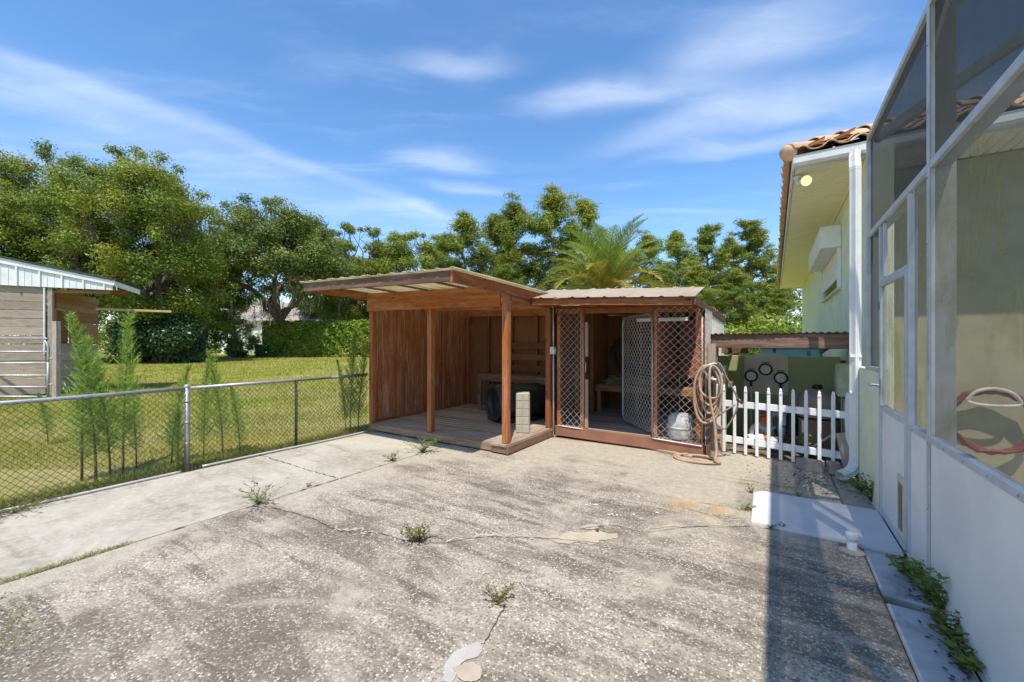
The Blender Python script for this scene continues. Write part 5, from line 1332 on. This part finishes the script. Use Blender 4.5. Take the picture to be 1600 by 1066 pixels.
# palm
pb = base(948, 13.0); pm = thing('palm_tree', 'feathery date palm rising behind the kennel roof', 'palm tree', pb)
cz = hgt(458, 13.0)
lathe('trunk', [(.30, -.05), (.26, .5), (.25, cz * .5), (.28, cz - .3), (.2, cz)], pb, BARK, pm, 14)
for i in range(34):
    az = i * 2.399 + rnd.uniform(-.2, .2); q = i / 33; el0 = math.radians(84 - 70 * q); Lf = rnd.uniform(2.3, 2.8)
    p = Vector((pb[0], pb[1], cz)); d = Vector((math.cos(az) * math.cos(el0), math.sin(az) * math.cos(el0), math.sin(el0))); pts = [p.copy()]
    for s in range(12):
        el = el0 - (s / 12) ** 1.6 * (1.15 + .35 * q); d = Vector((math.cos(az) * math.cos(el), math.sin(az) * math.cos(el), math.sin(el))); p = p + d * Lf / 12; pts.append(p.copy())
    V = []; Fc = []
    sidev = Vector((-math.sin(az), math.cos(az), 0))
    path_ = smoothpath(pts, 5)
    for s in range(6, len(path_) - 1):
        t = s / len(path_); dd = (path_[s + 1] - path_[s]).normalized(); upv = sidev.cross(dd) * -1; ll = .50 * math.sin(math.pi * min(1, .18 + t * .86)) + .06
        for sg in (-1, 1):
            dirv = (sidev * sg * .75 + dd * .75 + upv * rnd.uniform(.1, .45)).normalized(); w = dd * .017; o_ = path_[s]; e_ = o_ + dirv * ll * rnd.uniform(.85, 1.1); e_.z -= ll * .08
            b = len(V); mid = o_.lerp(e_, .5); V += [o_ - w, o_ + w, mid + w * 1.2, e_, mid - w * 1.2]; Fc.append((b, b + 1, b + 2, b + 3, b + 4))
    me = bpy.data.meshes.new('frond'); me.from_pydata([tuple(v - pts[0]) for v in V], [], Fc); me.update()
    fr = obj('frond', me, PALMY if (q > .62 and i % 3 != 0) else PALM, pm, Matrix.Translation(pts[0]))
    obj('rachis', tube_mesh('rachis', [q_ - pts[0] for q_ in path_[::3]], [.022 * (1 - k / 22) + .003 for k in range(len(path_[::3]))], 5), plain('palm rachis', (.28, .27, .08), .6) if i == 0 else bpy.data.materials['palm rachis'], fr, Matrix.Translation(pts[0]))

# feathery weeds along the fence
def fennel_mesh(h, seed):
    r = random.Random(seed); V = []; Fc = []
    bend = (r.uniform(-.1, .1), r.uniform(-.1, .1))
    def st_(t): return Vector((bend[0] * h * t * t, bend[1] * h * t * t, h * t))
    k = 0; z = .16
    while z < 1:
        t = z; L = h * (.165 * (1 - t) ** .5 * (.25 + .9 * math.sin(math.pi * min(1, t + .02))) + .02) * r.choice((.55, .8, 1, 1.25))
        a = k * 2.4; el = math.radians(46 + 26 * t + r.uniform(-14, 10)); p0 = st_(t)
        d = Vector((math.cos(a) * math.cos(el), math.sin(a) * math.cos(el), math.sin(el)))
        n = max(4, int(L / .016)); sd_ = Vector((-math.sin(a), math.cos(a), 0)); q = p0.copy()
        for j in range(n):
            u = j / n; dd = (d + Vector((0, 0, .35 * u))).normalized(); q = q + dd * L / n
            for sg in (-1, 1):
                ll = (.05 * (1 - u * .5)) * r.uniform(.6, 1.35); e = q + (sd_ * sg * .7 + dd * .8 + Vector((0, 0, r.uniform(-.1, .4)))).normalized() * ll
                w = Vector((r.gauss(0, 1), r.gauss(0, 1), r.gauss(0, 1))).normalized() * .0038
                b = len(V); V += [q - w, q + w, e]; Fc.append((b, b + 1, b + 2))
        w = Vector((0, 0, .002)); b = len(V); V += [p0 - w, p0 + w, q]; Fc.append((b, b + 1, b + 2))
        z += .0075 + .004 * (1 - t); k += 1
    stem = tube_mesh('stem', [st_(i / 8) for i in range(9)], [.0055 * (1 - i / 9) + .0012 for i in range(9)], 6)
    return stem, mesh_np('foliage', [tuple(v) for v in V], Fc)
FSTEM = plain('weed stem', (.16, .15, .05), .8)
fm = [fennel_mesh(1.0, s) for s in (1, 2, 3, 4)]
fennels = [(150, 748, 1.83, 0, .9, 'tallest feathery weed in the thick clump behind the fence, left of the post'), (172, 740, 1.60, 1, .9, 'shorter middle stem in the thick clump of feathery weeds, left of the post'),
           (192, 742, 1.86, 2, .9, 'right hand tall feathery weed of the thick clump, left of the post'), (128, 745, 1.35, 3, 1.3, 'bushy low feathery weed on the left side of the thick clump'),
           (213, 725, 1.28, 3, .8, 'single feathery weed between the thick clump and the terminal post'), (268, 720, 1.25, 1, 1.0, 'feathery weed standing just left of the terminal post'),
           (318, 712, 1.30, 2, .8, 'slim feathery weed just right of the terminal post'), (348, 708, 1.42, 0, .9, 'tall plume of feathery weed right of the terminal post'),
           (375, 706, .95, 3, 1.3, 'low spreading feathery weed right of the terminal post'), (540, 674, 1.25, 1, .7, 'thin feathery weed standing left of the pair beside the shelter'),
           (556, 678, 1.72, 2, .75, 'tallest feathery weed against the left wall of the shelter'), (572, 676, 1.55, 0, .8, 'feathery weed touching the shelter front corner'),
           (283, 735, .75, 2, 1.2, 'short drooping feathery weed at the foot of the terminal post'), (75, 690, .8, 3, 1.2, 'small feathery weed beyond the fence in front of the barn corner')]
for px, py, h, k, wsc, lab in fennels:
    p = gr(px, py); p.x = min(p.x, -6.0); h *= 1.0
    o = thing('feathery_weed', lab, 'weed', (p.x, p.y, -.05), 'feathery weeds along the fence')
    M_ = Matrix.Translation((p.x, p.y, -.05)) @ Matrix.Rotation(rnd.uniform(0, 6), 4, 'Z') @ Matrix.Diagonal((h * wsc * 1.25, h * wsc * 1.25, h, 1))
    for me, m, nm in zip(fm[k], (FSTEM, FENN), ('stem', 'foliage')):
        if len(me.materials) == 0: me.materials.append(m)
        obj(nm, me, None, o, M_)

# weeds growing out of joints
def weed(px, py, h, n, spread, leaf, label, mat=WEED, z=0.0, name='weed', pos=None):
    p = pos if pos is not None else gr(px, py, z); C = []; N = []; Ls = []; paths = []
    for i in range(n):
        a = rnd.uniform(0, 6.28); s = spread * rnd.uniform(.4, 1); hh = h * rnd.uniform(.45, 1)
        q = limb((0, 0, 0), (s * math.cos(a), s * math.sin(a), hh), .0028, .0012, 5, .12, .05); paths.append(q)
        m = max(5, int(hh / leaf * 2.4))
        for j in range(m):
            t = (j + 1) / m; k = min(4, int(t * 5)); c = q[0][k].lerp(q[0][k + 1], t * 5 - k); b = rnd.uniform(0, 6.28); l = leaf * rnd.uniform(.6, 1.2)
            C.append(c + Vector((math.cos(b), math.sin(b), .25)) * l * .5); N.append((math.cos(b) * -.3 + rnd.gauss(0, .25), math.sin(b) * -.3 + rnd.gauss(0, .25), 1)); Ls.append((math.cos(b), math.sin(b), .3, l))
    Ls = np.array(Ls); v, f = leaf_quads(np.array([tuple(c) for c in C]), unit(np.array(N)), Ls[:, 3], Ls[:, 3] * .55, Ls[:, :3])
    o = thing(name, label, 'weed', (p.x, p.y, z), 'weeds in the concrete joints'); M_ = Matrix.Translation((p.x, p.y, z))
    obj('leaves', mesh_np('leaves', v, f), mat, o, M_); obj('stem', tubes_join('stem', paths, 4), FSTEM, o, M_)
WEEDY = leafmat('yellow weed leaves', (.17, .17, .03), .35, .35, .5, (.26, .19, .035))
weed(404, 788, .24, 14, .30, .032, 'spreading leafy weed growing in the long slab joint', WEED)
weed(481, 760, .05, 4, .05, .026, 'tiny weed seedling beyond the spreading weed on the slab joint')
weed(653, 846, .16, 22, .14, .024, 'bushy yellow green weed in the crack at mid slab', WEEDY)
weed(776, 942, .10, 14, .12, .024, 'low yellow weed growing from the slab nearest the viewer', WEEDY)
weed(660, 706, .20, 20, .30, .045, 'broad leafy weed in front of the shelter deck')
weed(613, 720, .12, 9, .13, .045, 'small leafy weed left of the broad weed by the deck')
weed(1174, 770, .09, 6, .05, .022, 'grassy tuft at the far corner of the white pad')
weed(1169, 797, .05, 5, .06, .04, 'flat bright weed at the left edge of the white pad')
weed(1203, 826, .05, 6, .05, .022, 'dark tuft at the near edge of the white pad')
weed(1221, 826, .06, 4, .03, .022, 'small upright tuft beside the dark tuft on the pad edge')
weed(1248, 776, .06, 5, .05, .02, 'dry tuft on the far edge of the white pad', WEEDY)
weed(935, 832, .04, 3, .03, .016, 'tiny sprout in the beige crack repair', WEEDY)
k = 0
for px, py, h, n, lf, lab in ((1425, 905, .14, 16, .07, 'bushy weed at the foot of the screen wall beside the door'), (1452, 940, .20, 14, .055, 'leafy weed climbing the screen wall base below the first post'),
                              (1478, 965, .26, 10, .05, 'tall upright weed against the white kick panel'), (1490, 1005, .15, 14, .055, 'low weed along the kick panel below the tall upright weed'),
                              (1512, 1045, .11, 14, .06, 'yellowish weed at the bottom right corner of the kick panel'), (1362, 785, .26, 14, .05, 'dark weed between the downspout and the screen door'),
                              (1345, 768, .12, 12, .06, 'low dark plant under the downspout elbow')):
    weed(px, py, h, int(n * 1.4), .12, lf * .9, lab, WEED)
for x, y, lab in ((.12, 6.75, 'green plant growing behind the middle pickets'), (.30, 6.62, 'green plant growing behind the right pickets'), (.10, 6.32, 'dry stalky weed climbing the middle picket')):
    weed(0, 0, .30 if 'stalky' not in lab else .28, 14 if 'stalky' not in lab else 5, .12, .05 if 'stalky' not in lab else .02, lab, WEED, 0, 'weed', Vector((x, y, 0)))
weed(25, 800, .10, 30, .5, .035, 'creeping vine over the pale path at the left edge'); weed(285, 732, .12, 6, .06, .03, 'bright weed at the foot of the terminal post', WEEDY)

# grass: blades over the lawn, the joints and the fence foot
def blades(P, h, lean=.5, w=.006):
    n = len(P); a = nrg.uniform(0, 6.283, n); h = h * nrg.uniform(.5, 1.3, n); w = np.broadcast_to(np.asarray(w), (n,))
    s = np.stack([np.cos(a), np.sin(a), np.zeros(n)], 1); b = np.stack([-np.sin(a), np.cos(a), np.zeros(n)], 1)
    tip = P + b * (h * lean * nrg.uniform(.2, 1.4, n))[:, None]; tip[:, 2] += h
    v = np.stack([P - s * w[:, None] / 2, P + s * w[:, None] / 2, tip], 1).reshape(-1, 3); return v, np.arange(3 * n).reshape(n, 3)
n = 190000
D = 5.0 * np.exp(nrg.random(n) * math.log(55 / 5.0)); px = nrg.uniform(-120, 700, n)
xc = (px - 800) / F_PX * D; P = np.stack([xc * CT - D * ST, xc * ST + D * CT, np.full(n, -.05)], 1); keep = P[:, 0] < -6.1; P = P[keep]; D = D[keep]
clump = np.sin(P[:, 0] * 1.9 + np.sin(P[:, 1] * 2.3)) * np.sin(P[:, 1] * 1.7 + np.sin(P[:, 0] * 1.3))
v, f = blades(P, (.05 + .022 * clump) * (1 + D / 45), .8, .006 * np.maximum(1, D / 5))
o = obj('lawn_grass', mesh_np('lawn_grass', v, f), GRASS); stuff(o); o['label'] = 'short yellow green mown grass beyond the chain link fence'; o['category'] = 'grass'
P = np.stack([nrg.normal(-6.1, .12, 9000), nrg.uniform(-1.2, 4.6, 9000), np.full(9000, -.045)], 1)
v, f = blades(P, .11, .7, .005); o = obj('fence_foot_grass', mesh_np('fence_foot_grass', v, f), GRASS); stuff(o); o['label'] = 'ragged grass along the foot of the chain link fence'; o['category'] = 'grass'
y_ = nrg.uniform(-.6, 1.02, 5200); P = np.stack([nrg.normal(-4.085, .022, 5200), y_, np.full(5200, -.02)], 1)
v, f = blades(P, .026, 1.6, .006); o = obj('joint_grass', mesh_np('joint_grass', v, f), WEED); stuff(o); o['label'] = 'low green grass filling the slab joint at lower left'; o['category'] = 'grass'
g1 = gr(20, 975); P = np.stack([nrg.normal(g1.x, .2, 160), nrg.normal(g1.y, .05, 160), np.full(160, -.002)], 1)
v, f = blades(P, .022, 1.6, .007); o = obj('slab_grass', mesh_np('slab_grass', v, f), WEED); stuff(o); o['label'] = 'patchy grass tuft on the slab at the left picture edge'; o['category'] = 'grass'
# dead leaves near the downspout
n = 700; P = np.concatenate([np.stack([nrg.normal(.42, .28, 330), nrg.normal(5.6, .28, 330), np.full(330, .006)], 1), np.stack([.775 - np.abs(nrg.normal(0, .05, 370)), nrg.uniform(1.2, 3.9, 370), np.full(370, .003)], 1)]); P = P[P[:, 0] < .76]
v, f = leaf_quads(P, unit(nrg.normal(size=P.shape) * .2 + np.array([0, 0, 1])), .03, .015); o = obj('leaf_litter', mesh_np('leaf_litter', v, f), plain('dead leaves', (.12, .07, .04), .9)); stuff(o); o['label'] = 'brown leaf litter scattered by the downspout'; o['category'] = 'leaf litter'
